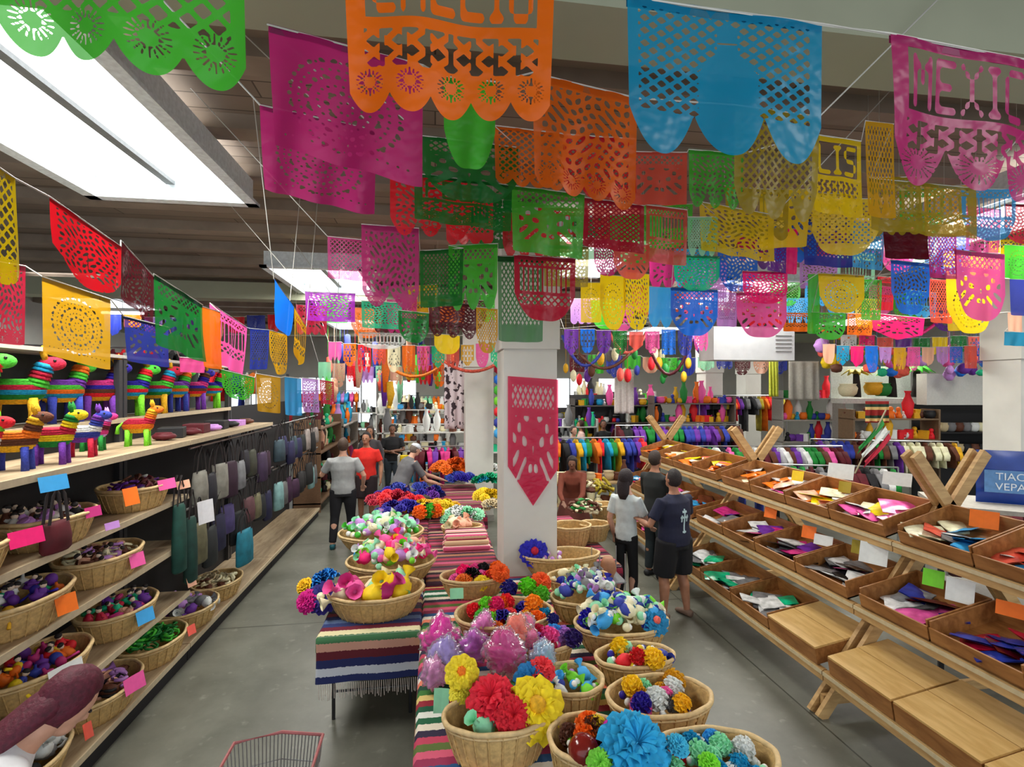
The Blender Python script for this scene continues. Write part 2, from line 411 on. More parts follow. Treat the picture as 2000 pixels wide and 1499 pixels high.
def design_field(d, bottom, N):
    u, v = np.meshgrid(np.linspace(0, 1, N + 1), np.linspace(0, 1.0, N + 1))
    out = profile(u, bottom) - v
    H = -np.ones_like(u)
    n = int(bottom) if bottom.isdigit() else 3
    if d == 'lattice':
        H = np.minimum(lattice(u, v, 9), region(u, v, .06, .94, .05, .77)); H = np.maximum(H, fans(u, v, n, .84))
    elif d == 'fine':
        H = np.minimum(lattice(u, v, 11, .30), region(u, v, .08, .92, .07, .80))
    elif d == 'bottle':
        bott = np.maximum(np.maximum(.055 - abs(u - .5), 0) * (v > .08), (.13 - abs(u - .5)) * (v > .42))
        bott = np.maximum(np.where(v > .1, .05 - abs(u - .5), -1), np.where(v > .30, .05 + .09 * np.clip((v - .30) / .12, 0, 1) - abs(u - .5), -1))
        H = np.minimum(lattice(u, v, 12, .31), region(u, v, .05, .93, .05, .72)); H = np.minimum(H, -bott)
        H = np.maximum(H, np.minimum(.012 - abs(np.mod(v * 16, 1) - .5) / 16 * 2, region(u, v, .45, .55, .16, .27)))
    elif d.startswith('text:'):
        bm = text_bitmap(d[5:])
        x0, x1, y0, y1 = .12, .90, .10, .48
        t = sample(bm, (u - x0) / (x1 - x0), (v - y0) / (y1 - y0)) - .5
        H = np.minimum(region(u, v, .09, .92, .07, .50), -t * .06)
        L = np.minimum(region(u, v, .08, .93, .56, .76), np.maximum(lattice(u, v * 1.1, 8, .30), .012 - abs(np.mod(u * 9, 1) - .5) / 9))
        H = np.maximum(H, L); H = np.maximum(H, fans(u, v, n, .84))
    elif d == 'bars':
        H = np.minimum(region(u, v, .07, .93, .18, .55), (.33 - abs(np.mod(u * 13, 1) - .5)) / 13)
        H = np.maximum(H, np.minimum(region(u, v, .07, .93, .05, .15), lattice(u, v, 12)))
        H = np.maximum(H, np.minimum(region(u, v, .07, .93, .60, .76), lattice(u, v, 9)))
    elif d == 'medal':
        H = dots(u, v, .5, .52, .05, .062, 6, 7, .011)
        H = np.maximum(H, dots(u, v, .5, .52, .12, .124, 3, 9, .018))
        H = np.maximum(H, np.minimum(region(u, v, .04, .96, .84, .92), .010 - np.hypot(np.mod(u * 16, 1) - .5, (v - .88) * 16) / 16))
    elif d == 'floral':
        a = np.sin(u * 34 + 2.4 * np.sin(v * 11)) * np.sin(v * 36 + 2 * np.sin(u * 13))
        H = np.minimum((np.abs(a) - .55) * .02, region(u, v, .07, .93, .08, .82)); H = np.maximum(H, fans(u, v, n, .86))
    elif d == 'figure':
        uu = np.abs(u - .5); a = np.sin(uu * 34 + 3 * np.sin(v * 12 + 1)) + np.cos(v * 33 + 3 * np.sin(uu * 12))
        H = np.minimum((a - .72) * .02, region(u, v, .10, .90, .30, .80))
        H = np.maximum(H, np.minimum(region(u, v, .08, .92, .06, .24), lattice(u, v, 10)))
    if d == 'plain' : pass
    return np.minimum(out * .5, -H) if d != 'plain' else out * .5
FCACHE = {}
def cut_mesh2d(d, bottom, N):
    """marching squares over the design: 2-D vertices and polygons"""
    key = (d, bottom, N)
    if key in FCACHE: return FCACHE[key]
    Fd = design_field(d, bottom, N); vs = []; vid = {}; fs = []
    inside = Fd > 0
    def node(i, j):
        k = (i, j)
        if k not in vid: vid[k] = len(vs); vs.append((i / N, j / N))
        return vid[k]
    def edge(i, j, i2, j2):
        k = (i, j, i2, j2) if (i, j) < (i2, j2) else (i2, j2, i, j)
        if k not in vid:
            a, b = Fd[k[1], k[0]], Fd[k[3], k[2]]; t = a / (a - b)
            vid[k] = len(vs); vs.append(((k[0] + (k[2] - k[0]) * t) / N, (k[1] + (k[3] - k[1]) * t) / N))
        return vid[k]
    for j in range(N):
        for i in range(N):
            c = ((i, j), (i + 1, j), (i + 1, j + 1), (i, j + 1)); s = [inside[q[1], q[0]] for q in c]
            if not any(s): continue
            if all(s): fs.append([node(*q) for q in c]); continue
            poly = []
            for k in range(4):
                p, q = c[k], c[(k + 1) % 4]
                if s[k]: poly.append(node(*p))
                if s[k] != s[(k + 1) % 4]: poly.append(edge(*p, *q))
            if len(poly) > 2: fs.append(poly)
    FCACHE[key] = (np.array(vs), fs)
    return FCACHE[key]
def sheet(name, TL, TR, h, d, bottom, material, label, cat, N=48, group=None, wave=.012, shear=0, hem=None):
    P, fs = cut_mesh2d(d, bottom, N)
    TL, TR = Vector(TL), Vector(TR); c = (TL + TR) / 2; w = TR - TL
    nrm = np.array(Vector((w.y, -w.x, 0)).normalized()); W = w.length
    u, v = P[:, 0], P[:, 1]; ph = random.uniform(0, 6.28); k = random.uniform(1.2, 2.6); sg = random.choice((-1, 1))
    taper = 1 - .06 * v * random.random()
    x = np.outer((u - .5) * taper, np.array(w)) + np.outer(v, np.array((0, 0, -h)))
    x += np.outer(v * shear * W, np.array(w) / W)
    off = wave * W / .45 * (np.sin(u * 2 * PI * k + ph + 1.5 * v) * (.25 + .75 * v) + .6 * np.sin(u * 17 + ph * 2 + 3 * v) * .35 * v) + (0 if wave < .006 else sg * .04 * h * v * v)
    x += np.outer(off, nrm)
    me = bpy.data.meshes.new(name); me.from_pydata([tuple(p) for p in x], [], fs); me.materials.append(material)
    me.polygons.foreach_set('use_smooth', [True] * len(me.polygons)); me.update()
    o = link(name, me, None, c); tag(o, label, cat, group)
    if hem:
        hm_ = MB(); hm_.grid(12, 2, lambda a, b: tuple(w * (a - .5) + Vector(tuple(nrm * (-.003 + .001 * math.sin(a * 40)))) + Vector((0, 0, .006 - .03 * (h / .4) * b))))
        hm_.build('hem', hem, o)
    return o
# row: (colour, uL, vL, uR, vR, v bottom(mid), depth (or (dL, dR)), design, bottom edge, clear, where)
KIND = dict(lattice='lattice-cut', fine='finely netted', bottle='bottle-patterned', bars='slotted', medal='dotted medallion', floral='flower-cut', figure='figure-cut', plain='plain')
ROWS = {
'front string': [
 ('green', -20, -345, 470, -262, 125, (.95, .93), 'lattice', '4', .10, 'beside the skylight at the upper left'),
 ('orange', 668, -165, 1085, -118, 222, (1.02, 1.06), 'text:CALEIO', '5', .05, 'with big letters, hanging nearest at the top centre'),
 ('turquoise', 1224, -6, 1606, 48, 312, (1.16, 1.24), 'bottle', '3', .22, 'with a bottle shape, right of the orange lettered one'),
 ('magenta', 1738, 66, 2080, 132, 372, (1.30, 1.36), 'text:MEXICO', '3', .32, 'with tall letters at the upper right edge')],
'second string': [
 ('magenta', 523, 48, 826, 128, 322, (1.5, 1.45), 'medal', 'square', .12, 'square, behind and left of the orange lettered one'),
 ('magenta', 508, 205, 735, 255, 395, (1.95, 1.9), 'medal', 'square', .12, 'lower and partly hidden by the square magenta one'),
 ('green', 866, 150, 968, 160, 328, (1.9, 1.9), 'plain', 'round', .15, 'rounded, below the scallops of the orange lettered one'),
 ('orange', 1040, 142, 1245, 192, 385, (2.05, 2.0), 'floral', '4', .30, 'behind the orange lettered one, left of the turquoise one'),
 ('olive', 1435, 205, 1600, 228, 425, (2.2, 2.2), 'fine', '3', .25, 'behind the lower right corner of the turquoise one')],
'third string': [
 ('orange', 965, 245, 1105, 262, 368, (2.5, 2.5), 'lattice', '4', .25, 'low, in front of the green ones at the centre'),
 ('red', 1100, 262, 1242, 272, 388, (2.5, 2.5), 'fine', '4', .30, 'beside the low orange lattice one'),
 ('dgreen', 824, 265, 1012, 288, 392, (2.6, 2.5), 'figure', 'round', .22, 'under the orange lettered one'),
 ('salmon', 1232, 296, 1342, 298, 402, (2.6, 2.6), 'figure', 'square', .25, 'below the turquoise one at its left'),
 ('green', 1345, 292, 1452, 300, 405, (2.6, 2.6), 'floral', '3', .28, 'below the turquoise bottle one at its middle'),
 ('yellow', 1586, 262, 1682, 276, 422, (2.7, 2.7), 'text:LIS', 'square', .15, 'with small letters between the turquoise and magenta ones'),
 ('gold', 1690, 236, 1745, 242, 428, (2.7, 2.7), 'lattice', 'square', .20, 'narrow, at the left edge of the big magenta one'),
 ('olive', 1700, 348, 1905, 368, 460, (2.8, 2.8), 'bars', 'square', .35, 'shiny, below the big magenta one at the right')],
'fourth string': [
 ('red', 762, 340, 920, 352, 462, (2.9, 2.9), 'floral', '3', .12, 'with round red scallops left of the green ones'),
 ('dgreen', 808, 338, 1000, 362, 442, (2.75, 2.7), 'text:FELIX', 'square', .28, 'with letters in front of the red scalloped one'),
 ('green', 998, 362, 1142, 380, 497, (2.9, 2.9), 'figure', 'square', .28, 'above the crimson one on the white column'),
 ('crimson', 1138, 385, 1258, 402, 490, (3.1, 3.1), 'fine', 'square', .15, 'square with a fine net, right of the green ones'),
 ('salmon', 1262, 400, 1342, 410, 515, (3.2, 3.2), 'bars', 'square', .35, 'slotted, under the square salmon one'),
 ('mint', 1343, 424, 1402, 424, 500, (3.3, 3.3), 'fine', '3', .35, 'pale, under the green flower-cut one'),
 ('yellow', 1366, 394, 1512, 420, 502, (3.3, 3.3), 'floral', 'square', .40, 'pale with flowers, under the green ones right of centre')],
'fifth string': [
 ('pink', 640, 462, 722, 470, 548, (3.6, 3.6), 'lattice', 'square', .45, 'pale, hanging before the second skylight'),
 ('magenta', 706, 438, 818, 446, 600, (3.3, 3.3), 'floral', '2', .25, 'long, right of the second skylight'),
 ('dgreen', 820, 490, 905, 485, 600, (3.6, 3.6), 'fine', 'square', .30, 'dim, left of the bright green one above the flower tables'),
 ('green', 876, 480, 972, 476, 605, (3.6, 3.6), 'figure', '3', .18, 'bright with scallops, left of the white column'),
 ('dgreen', 972, 500, 1062, 502, 668, (4.2, 4.2), 'fine', 'square', .55, 'pale and dim against the top of the white column'),
 ('olive', 1062, 480, 1150, 482, 560, (3.9, 3.9), 'floral', 'square', .45, 'dim, behind the crimson one on the column'),
 ('crimson', 1004, 498, 1124, 506, 628, (3.5, 3.5), 'bars', 'round', .12, 'rounded, hanging before the top of the white column'),
 ('magenta', 1160, 470, 1212, 470, 540, (3.9, 3.9), 'floral', 'round', .22, 'rounded, above the yellow ones'),
 ('coral', 1198, 470, 1268, 480, 545, (3.8, 3.8), 'figure', 'round', .20, 'under the crimson net one'),
 ('purple', 1500, 452, 1552, 460, 532, (4.4, 4.4), 'floral', 'square', .25, 'left of the hot pink strip'),
 ('hotpink', 1536, 446, 1558, 448, 535, (4.3, 4.3), 'plain', 'square', .05, 'narrow strip above the hot pink rounded one'),
 ('navy', 1568, 425, 1664, 432, 522, (4.3, 4.3), 'fine', 'square', .20, 'netted, left of the maroon card'),
 ('sky', 1664, 432, 1728, 440, 525, (4.4, 4.4), 'floral', 'square', .30, 'between the navy one and the maroon card'),
 ('maroon', 1725, 450, 1813, 453, 507, (4.2, 4.2), 'plain', 'square', 0, 'small dark rectangular card at the right'),
 ('magenta', 1812, 456, 1868, 460, 545, (4.3, 4.3), 'lattice', 'square', .35, 'right of the maroon card'),
 ('pink', 1888, 402, 1956, 410, 492, (4.0, 4.0), 'floral', 'square', .35, 'high near the right edge'),
 ('crimson', 1962, 398, 2040, 402, 476, (3.9, 3.9), 'floral', 'round', .30, 'cut by the right edge of the picture')],
'sixth string': [
 ('violet', 596, 570, 694, 574, 628, (5.2, 5.2), 'floral', 'square', .20, 'shining below the second skylight'),
 ('teal', 706, 588, 785, 592, 642, (5.0, 5.0), 'floral', 'square', .25, 'under the long magenta one'),
 ('dgreen', 778, 606, 838, 612, 670, (5.0, 5.0), 'figure', 'round', .15, 'rounded, right of the teal one'),
 ('maroon', 836, 588, 934, 596, 660, (5.2, 5.2), 'floral', '3', .15, 'below the bright green scalloped one'),
 ('gold', 930, 600, 972, 604, 690, (4.8, 4.8), 'lattice', 'round', .15, 'long and narrow at the left of the white column'),
 ('yellow', 1134, 552, 1176, 552, 630, (4.6, 4.6), 'medal', 'square', .25, 'at the right of the crimson one on the column'),
 ('yellow', 1172, 536, 1222, 540, 645, (4.5, 4.5), 'medal', 'round', .05, 'bright, left one of the touching pair right of the column'),
 ('yellow', 1218, 530, 1268, 536, 645, (4.5, 4.5), 'floral', 'round', .05, 'bright, right one of the touching pair right of the column'),
 ('sky', 1266, 560, 1312, 562, 640, (4.8, 4.8), 'plain', '2', .25, 'left of the blue rounded one'),
 ('blue', 1310, 562, 1402, 566, 656, (4.6, 4.6), 'figure', 'round', .12, 'rounded, under the teal round one'),
 ('teal', 1316, 498, 1406, 502, 568, (4.5, 4.5), 'floral', 'round', .22, 'rounded, above the blue one'),
 ('lilac', 1400, 570, 1440, 572, 638, (4.9, 4.9), 'fine', 'square', .25, 'between the blue and the pink rounded ones'),
 ('hotpink', 1450, 530, 1538, 532, 594, (4.5, 4.5), 'floral', 'round', .12, 'vivid, over the pink rounded one'),
 ('pink', 1438, 572, 1536, 574, 660, (4.7, 4.7), 'figure', 'round', .15, 'rounded, right of the blue one'),
 ('green', 1578, 535, 1602, 536, 652, (5.2, 5.2), 'plain', 'square', .20, 'strip at the left of the bright yellow one'),
 ('yellow', 1598, 534, 1688, 538, 612, (4.8, 4.8), 'medal', 'round', .10, 'rounded, under the netted navy one'),
 ('green', 1586, 610, 1652, 612, 664, (5.2, 5.2), 'figure', 'round', .12, 'rounded, below the bright yellow one'),
 ('green', 1684, 545, 1722, 547, 625, (5.2, 5.2), 'lattice', 'square', .30, 'strip at the right of the bright yellow one'),
 ('red', 1714, 540, 1746, 542, 606, (5.2, 5.2), 'bars', 'square', .30, 'strip left of the blue one under the maroon card'),
 ('blue', 1740, 508, 1818, 516, 614, (4.7, 4.7), 'floral', 'round', .18, 'under the maroon card'),
 ('salmon', 1814, 545, 1858, 548, 632, (5.2, 5.2), 'lattice', 'square', .30, 'right of the blue one under the card'),
 ('yellow', 1848, 538, 1938, 542, 652, (5.0, 5.0), 'medal', 'round', .08, 'rounded, behind the big pink one at the right'),
 ('pink', 1864, 488, 1962, 498, 628, (4.3, 4.3), 'figure', 'round', .12, 'large and rounded near the right edge'),
 ('green', 1962, 478, 2020, 482, 545, (4.4, 4.4), 'medal', 'square', .12, 'cut by the right edge, under the crimson one'),
 ('navy', 1972, 545, 2025, 548, 618, (4.6, 4.6), 'plain', 'square', .20, 'dark, lowest at the right edge')],
'seventh string': [
 ('white', 700, 650, 792, 652, 682, (7.0, 7.0), 'bars', 'round', .3, 'below the teal one'),
 ('yellow', 848, 652, 898, 656, 692, (6.6, 6.6), 'plain', 'round', .1, 'small, below the maroon one'),
 ('orange', 1530, 611, 1592, 612, 648, (5.6, 5.6), 'bars', 'square', 0, 'card-like, beside the white hanging box'),
 ('hotpink', 1702, 612, 1806, 622, 664, (5.8, 5.8), 'figure', 'point', .2, 'low, below the blue one at the right'),
 ('orange', 1655, 612, 1705, 614, 655, (6.2, 6.2), 'lattice', 'square', .25, 'low, right of the rounded green one'),
 ('turquoise', 1962, 648, 2010, 650, 676, (6.0, 6.0), 'plain', 'square', .1, 'low at the right edge'),
 ('peach', 1968, 610, 1996, 612, 648, (5.8, 5.8), 'plain', 'square', .1, 'small card at the right edge')],
'left garland': [
 ('yellow', -90, 265, 28, 348, 545, (1.35, 1.7), 'lattice', '2', .10, 'cut by the left edge'),
 ('red', 98, 385, 236, 482, 560, (1.95, 2.35), 'floral', '1', .08, 'twisted, first on the garland over the left shelving'),
 ('maroon', 236, 470, 300, 540, 605, (2.4, 2.75), 'floral', 'square', .40, 'glittering, after the red one'),
 ('dgreen', 300, 535, 396, 596, 690, (2.75, 3.3), 'figure', 'square', .38, 'after the glittering maroon one'),
 ('orange', 392, 598, 430, 610, 720, (3.3, 3.5), 'plain', 'square', .18, 'narrow, between green and pink'),
 ('pink', 410, 592, 482, 640, 718, (3.5, 4.0), 'bars', 'square', .12, 'after the narrow orange one'),
 ('navy', 488, 642, 526, 645, 722, (4.1, 4.3), 'lattice', 'square', .15, 'after the pink one'),
 ('gold', 526, 645, 560, 655, 732, (4.4, 4.8), 'lattice', 'round', .12, 'after the navy one')],
'lower left garland': [
 ('crimson', -40, 505, 50, 520, 672, (2.6, 2.7), 'floral', 'square', .25, 'at the left edge over the top shelf'),
 ('gold', 82, 540, 216, 585, 708, (2.65, 2.85), 'medal', 'square', .18, 'square, over the piñatas at the left'),
 ('navy', 242, 618, 330, 640, 712, (3.0, 3.3), 'figure', 'square', .20, 'below the maroon and green ones at the left'),
 ('pink', 350, 698, 402, 702, 728, (3.6, 3.8), 'plain', 'square', .20, 'small, below the green one at the left'),
 ('green', 432, 722, 498, 738, 780, (4.2, 4.5), 'floral', 'round', .12, 'below the pink one at the left'),
 ('gold', 500, 730, 548, 738, 806, (4.6, 4.8), 'medal', 'square', .18, 'lowest, over the end of the deep shelf'),
 ('sky', 556, 736, 588, 740, 812, (5.4, 5.6), 'plain', 'square', .12, 'low, beside the lilac one'),
 ('lilac', 590, 738, 622, 742, 806, (5.8, 6.0), 'floral', 'square', .15, 'low, beside the sky blue one'),
 ('crimson', 624, 742, 652, 746, 790, (6.2, 6.4), 'floral', 'square', .15, 'small, beside the lilac one')],
'aisle string': [
 ('blue', 535, 545, 574, 600, 650, (3.9, 4.6), 'plain', '1', .12, 'turned edge-on before the second skylight'),
 ('gold', 574, 600, 598, 640, 710, (4.6, 5.1), 'bars', '1', .15, 'narrow and twisted, after the edge-on blue one')],
}
def gmat0(c): return mat(c, .5, .1)
WIRE = mat((200, 198, 190), .5, .05)
for row, L in ROWS.items():
    pts = []
    for (c, uL, vL, uR, vR, vb, dd, des, bot, clear, where) in L:
        dL, dR = dd if isinstance(dd, tuple) else (dd, dd)
        a, b = at(uL, vL, dL), at(uR, vR, dR); dm = (dL + dR) / 2
        h = (vb - (vL + vR) / 2) * dm / F
        big = (uR - uL) > 200
        kind = 'card' if des == 'plain' and c == 'maroon' and dL > 4 else 'sheet'
        dn = 'letter-cut' if des.startswith('text') else KIND[des]
        sheet('paper_banner', a, b, h, des, bot, plastic_film(C[c], clear * .8), '%s %s %s, %s' % (wn(c), dn, kind, where), 'paper banner',
              110 if big else 66 if (uR - uL) > 75 else 40, 'cut paper banners of the ' + row, hem=gmat0(tuple(int(q * .62) for q in C[c])) if (uR - uL) > 75 else None)
        pts.append((a, b))
    # the string they hang from: sags between banners, ends run on to the walls
    seg = []
    order = sorted(pts, key=lambda q: (q[0] + q[1]).y if 'garland' in row or 'aisle' in row else (q[0] + q[1]).x)
    for a, b in order: seg += [a, b]
    if 'garland' not in row and 'aisle' not in row:
        seg = [Vector((seg[0].x - .9, seg[0].y, CEIL + .18))] + seg + [Vector((seg[-1].x + .9, seg[-1].y, CEIL + .18))]
    else:
        seg = [Vector((seg[0].x - .05, seg[0].y - .3, CEIL + .18))] + seg + [Vector((seg[-1].x, seg[-1].y + .5, CEIL + .18))]
    s = MB(); s.loft(seg, [.0035], n=5)
    tag(s.build('string', WIRE), 'thin string carrying the ' + row.replace(' string', '') + ' row of hanging cut sheets', 'string')

# ranks of banners behind the named ones
rq = random.Random(21)
for where, u0, u1, v0, v1, d0, d1, n, cols in (('high between the turquoise and magenta banners', 1440, 1960, 330, 400, 3.4, 4.2, 8, ['yellow', 'olive', 'gold', 'green', 'sky', 'yellow']),
        ('in the crowded right-hand ranks', 1290, 1980, 420, 520, 5.0, 6.6, 17, ['blue', 'pink', 'lilac', 'turquoise', 'magenta', 'navy', 'salmon', 'yellow', 'mint', 'purple', 'hotpink']),
        ('in the lowest right-hand ranks', 1120, 1980, 545, 590, 6.6, 8.2, 22, ['orange', 'salmon', 'green', 'red', 'yellow', 'sky', 'purple', 'pink', 'mint', 'crimson', 'lilac']),
        ('in the middle ranks left of the column', 600, 985, 555, 615, 6.0, 7.8, 9, ['violet', 'teal', 'green', 'maroon', 'crimson', 'orange', 'gold', 'magenta']),
        ('behind the green banners at the centre', 900, 1330, 380, 440, 3.8, 4.6, 8, ['olive', 'green', 'salmon', 'orange', 'red', 'dgreen'])):
    bo = []
    for i in range(n):
        d = rq.uniform(d0, d1); w = rq.uniform(.36, .48) * F / d; u = u0 + (u1 - u0) * (i + rq.uniform(.2, .8)) / n; v = rq.uniform(v0, v1); c = rq.choice(cols); tl = rq.uniform(-4, 8)
        a, b = at(u - w / 2, v, d), at(u + w / 2, v + tl, d + rq.uniform(-.1, .1)); bo.append((a, b))
        ds = rq.choice(['floral', 'figure', 'fine', 'medal', 'bars', 'lattice'])
        sheet('paper_banner', a, b, rq.uniform(.34, .44), ds, rq.choice(['round', 'round', '3', 'square', '4']), plastic_film(C[c], .22), '%s %s sheet %s' % (wn(c), KIND[ds], where), 'paper banner', 36, '%s %s sheets %s' % (wn(c), KIND[ds], where))
        s = MB(); s.loft([a, (a + b) / 2 + Vector((0, 0, -.004)), b], [.003], 4)
        for q in (a, b): s.loft([q, Vector((q.x, q.y, CEIL + .18))], [.0015], 3)
        tag(s.build('string', WIRE), 'string holding the %s %s sheet %s' % (wn(c), KIND[ds], where), 'string', 'strings of the sheets ' + where)

# far garlands of small sheets, row after row down the store
rng = random.Random(3)
FAR = [('above the back flower tables', 640, 985, 668, 9.0, 12, ['orange', 'salmon', 'red', 'gold', 'pink', 'teal', 'cream'], 44),
       ('beyond the column, in front of the back goods', 1100, 1385, 640, 8.0, 9, ['blue', 'purple', 'pink', 'navy', 'cream', 'mint', 'coral', 'dgreen'], 46),
       ('above the far right shelves', 1605, 1965, 672, 7.6, 13, ['pink', 'sky', 'lilac', 'coral', 'turquoise', 'hotpink', 'gold', 'blue', 'peach'], 40),
       ('over the far right toys', 1640, 1960, 652, 9.0, 9, ['hotpink', 'white', 'red', 'dgreen', 'yellow', 'coral', 'purple'], 38),
       ('over the left back garments', 200, 560, 612, 10.5, 9, ['red', 'navy', 'orange', 'white', 'purple'], 34),
       ('far back centre', 620, 900, 708, 13.0, 10, ['red', 'orange', 'mint', 'peach', 'coral', 'gold', 'lilac'], 40),
       ('far back, right of the column', 1110, 1540, 690, 11.5, 12, ['navy', 'orange', 'gold', 'maroon', 'mint', 'peach', 'green'], 34)]
for where, u0, u1, v, d, n, cols, hpx in FAR:
    w = (u1 - u0) / n; prev = None; seg = []
    for i in range(n):
        ua = u0 + i * w + w * .06; ub = u0 + (i + 1) * w - w * .06
        sag = 8 * math.sin(PI * (i + .5) / n)
        vv = v + sag + rng.uniform(-2, 2)
        c = rng.choice([q for q in cols if q != prev]); prev = c
        a, b = at(ua, vv, d), at(ub, vv, d); seg += [a, b]
        sheet('paper_banner', a, b, (hpx + rng.uniform(-10, 12)) * d / F, rng.choice(['floral', 'figure', 'medal', 'lattice', 'plain']), rng.choice(['round', 'square', 'point', '3']), plastic_film(C[c], .15),
              'small %s sheet in the row %s' % (wn(c), where), 'paper banner', 22, 'small hanging sheets, row %s, %s' % (where, wn(c)), wave=.03)
    MB().loft([Vector((seg[0].x - .4, seg[0].y, CEIL + .18))] + seg + [Vector((seg[-1].x + .4, seg[-1].y, CEIL + .18))], [.004], n=4).build('string', WIRE)
sl = [o for o in COL.objects if o.name.startswith('string') and 'label' not in o.keys()]
for o, f in zip(sl, FAR): tag(o, 'thin string of the small hanging sheets ' + f[0], 'string')
# the pink paper banner taped on the column
cf = 5.4 - .285
cf -= .012
TLc = onY(992, 735, cf); TRc = onY(1090, 742, cf)
sheet('paper_banner', TLc, TRc, 1.30, 'figure', 'point', plastic_film((225, 15, 85), .22), 'long crumpled crimson paper banner taped flat on the white column', 'paper banner', 90, wave=.004)
# ------------------------------------------------------------------ left shelving
wood_board = wood_mat('shelf_board', (150, 128, 100), (182, 162, 132), .5, (8, 1, 8))
dark = mat((26, 25, 28), .7, .1); metal_dark = mat((48, 48, 52), .45, .1)
SX = -2.35
LEV = dict(A=2.126, B=1.615, C=1.175, D=.68, E=.165)
UNITS = [(0.9, 3.1, 'ABCDE', 'nearest'), (3.1, 5.35, 'ABCDE', 'second'), (5.35, 7.9, 'AE', 'third, hung with bags'), (7.9, 10.95, 'E', 'farthest, hung with bags')]
for y0, y1, lv, nm in UNITS:
    t = thing('shelving_unit', 'long wooden shelving unit on the left, %s from the viewer' % nm, 'shelving', (SX, (y0 + y1) / 2, 0), 0, None)
    L = y1 - y0 - .012; D = .62
    for k in lv:
        z = LEV[k]
        MB().box((-D / 2, 0, z - .015), (D, L, .03)).build('shelf', wood_board, t)
        MB().box((.006, 0, z - .02), (.012, L, .045)).build('edge_strip', mat((196, 180, 150), .5, .08), t)
    MB().box((-.03, 0, .075), (.03, L, .15)).build('kick_board', dark, t)
    MB().box((-D - .02, 0, 1.2), (.03, L, 2.3)).build('back_panel', dark, t)
    for s in (-1, 1):
        MB().box((-D + .02, s * (L / 2 - .03), 1.45), (.05, .05, 2.9)).build('upright', metal_dark, t)
    if 'A' in lv:   # raised rear shelf and the top shelf
        MB().box((-.78, 0, 2.33), (.42, L, .03)).build('shelf', wood_board, t)
        MB().box((-.565, 0, 2.33), (.012, L, .045)).build('edge_strip', mat((196, 180, 150), .5, .08), t)
        MB().box((-.78, 0, 2.93), (.42, L, .03)).build('shelf', mat((190, 186, 176), .6, .06), t)
        MB().box((-1.0, 0, 2.65), (.02, L, .6)).build('back_panel', mat((50, 60, 58), .7, .1), t)

# ------------------------------------------------------------------ baskets
WK = mat((196, 162, 104), .7, .22, 40, bump=.4, kind='wicker'); WK2 = mat((214, 184, 132), .6, .18, 30, kind='rim')
WKP = mat((222, 190, 150), .7, .15, 40, bump=.3, kind='wicker')
BM = {}
def basket_meshes(a, b, h):
    key = (round(a, 2), round(b, 2), round(h, 2))
    if key in BM: return BM[key]
    n, m = 96, 12; mb = MB(); vs = []
    def ringpts(t, inset, weave):
        k = .74 + .26 * t ** .8
        for j in range(n):
            q = 2 * PI * j / n
            w = .004 * math.cos(n / 4 * q * 1.0) * (1 if int(t * m) % 2 else -1) * weave
            vs.append(((a * k - inset + w) * math.cos(q), (b * k - inset + w) * math.sin(q), t * h))
    for i in range(m + 1): ringpts(i / m, 0, 1)
    for i in range(m, -1, -1): ringpts(max(i / m, .04), .009, 1)
    K = 2 * (m + 1)
    fs = [(i * n + j, i * n + (j + 1) % n, (i + 1) * n + (j + 1) % n, (i + 1) * n + j) for i in range(K - 1) for j in range(n)]
    fs += [tuple(range(n - 1, -1, -1)), tuple(range((K - 1) * n, K * n))]
    mb.add(vs, fs)
    for j in range(24):   # upright stakes
        q = 2 * PI * j / 24; pts = []
        for i in range(5):
            t = i / 4; k = .74 + .26 * t ** .8
            pts.append(((a * k + .003) * math.cos(q), (b * k + .003) * math.sin(q), t * h))
        mb.loft(pts, [.005], n=4, cap=False)
    rim = MB(); rim.ring((0, 0, h), a, b, .013, 72, 8, wav=.16); rim.ring((0, 0, h - .025), a - .003, b - .003, .007, 60, 5)
    BM[key] = (mb.mesh('basket_body', WK, True), rim.mesh('basket_rim', WK2, True))
    return BM[key]
def basket(loc, a, b, h, label, rz=0, group=None):
    t = thing('wicker_basket', label, 'basket', loc, rz, group)
    bo, ri = basket_meshes(a, b, h)
    link('basket_body', bo, t); link('basket_rim', ri, t)
    return t
# -------- small goods
def jit(mb, amt, seed=0):
    r = random.Random(seed); mb.v = [(x + r.uniform(-amt, amt), y + r.uniform(-amt, amt), z + r.uniform(-amt, amt)) for x, y, z in mb.v]; return mb
def mesh_doll():
    m = MB(); m.loft([(0, 0, 0), (0, 0, .02), (0, 0, .055), (0, 0, .06)], [.030, .028, .014, .004], 10, mi=0)
    m.ell((0, 0, .072), (.014, .014, .016), 8, 6, mi=1); m.ell((0, .003, .080), (.016, .015, .012), 8, 6, mi=2)
    m.bar((-.03, 0, .03), (-.008, 0, .052), .008, .008); m.bar((.03, 0, .03), (.008, 0, .052), .008, .008)
    return m
def mesh_purse():
    m = MB(); m.ell((0, 0, .018), (.05, .034, .018), 14, 6, fn=lambda p: 1 + .08 * math.sin(9 * p.x)); m.ring((0, 0, .03), .032, .02, .005, 14, 4); return m
def mesh_top():
    m = MB(); m.loft([(0, 0, 0), (0, 0, .02), (0, 0, .035), (0, 0, .045), (0, 0, .065)], [.003, .026, .028, .008, .005], 10); return m
def mesh_strap():
    m = MB(); pts = [(.055 * math.cos(t * .9) * (1 - .02 * t), .03 * math.sin(t * .9), .012 + .004 * t) for t in range(12)]; m.loft(pts, [.009], 6); return m
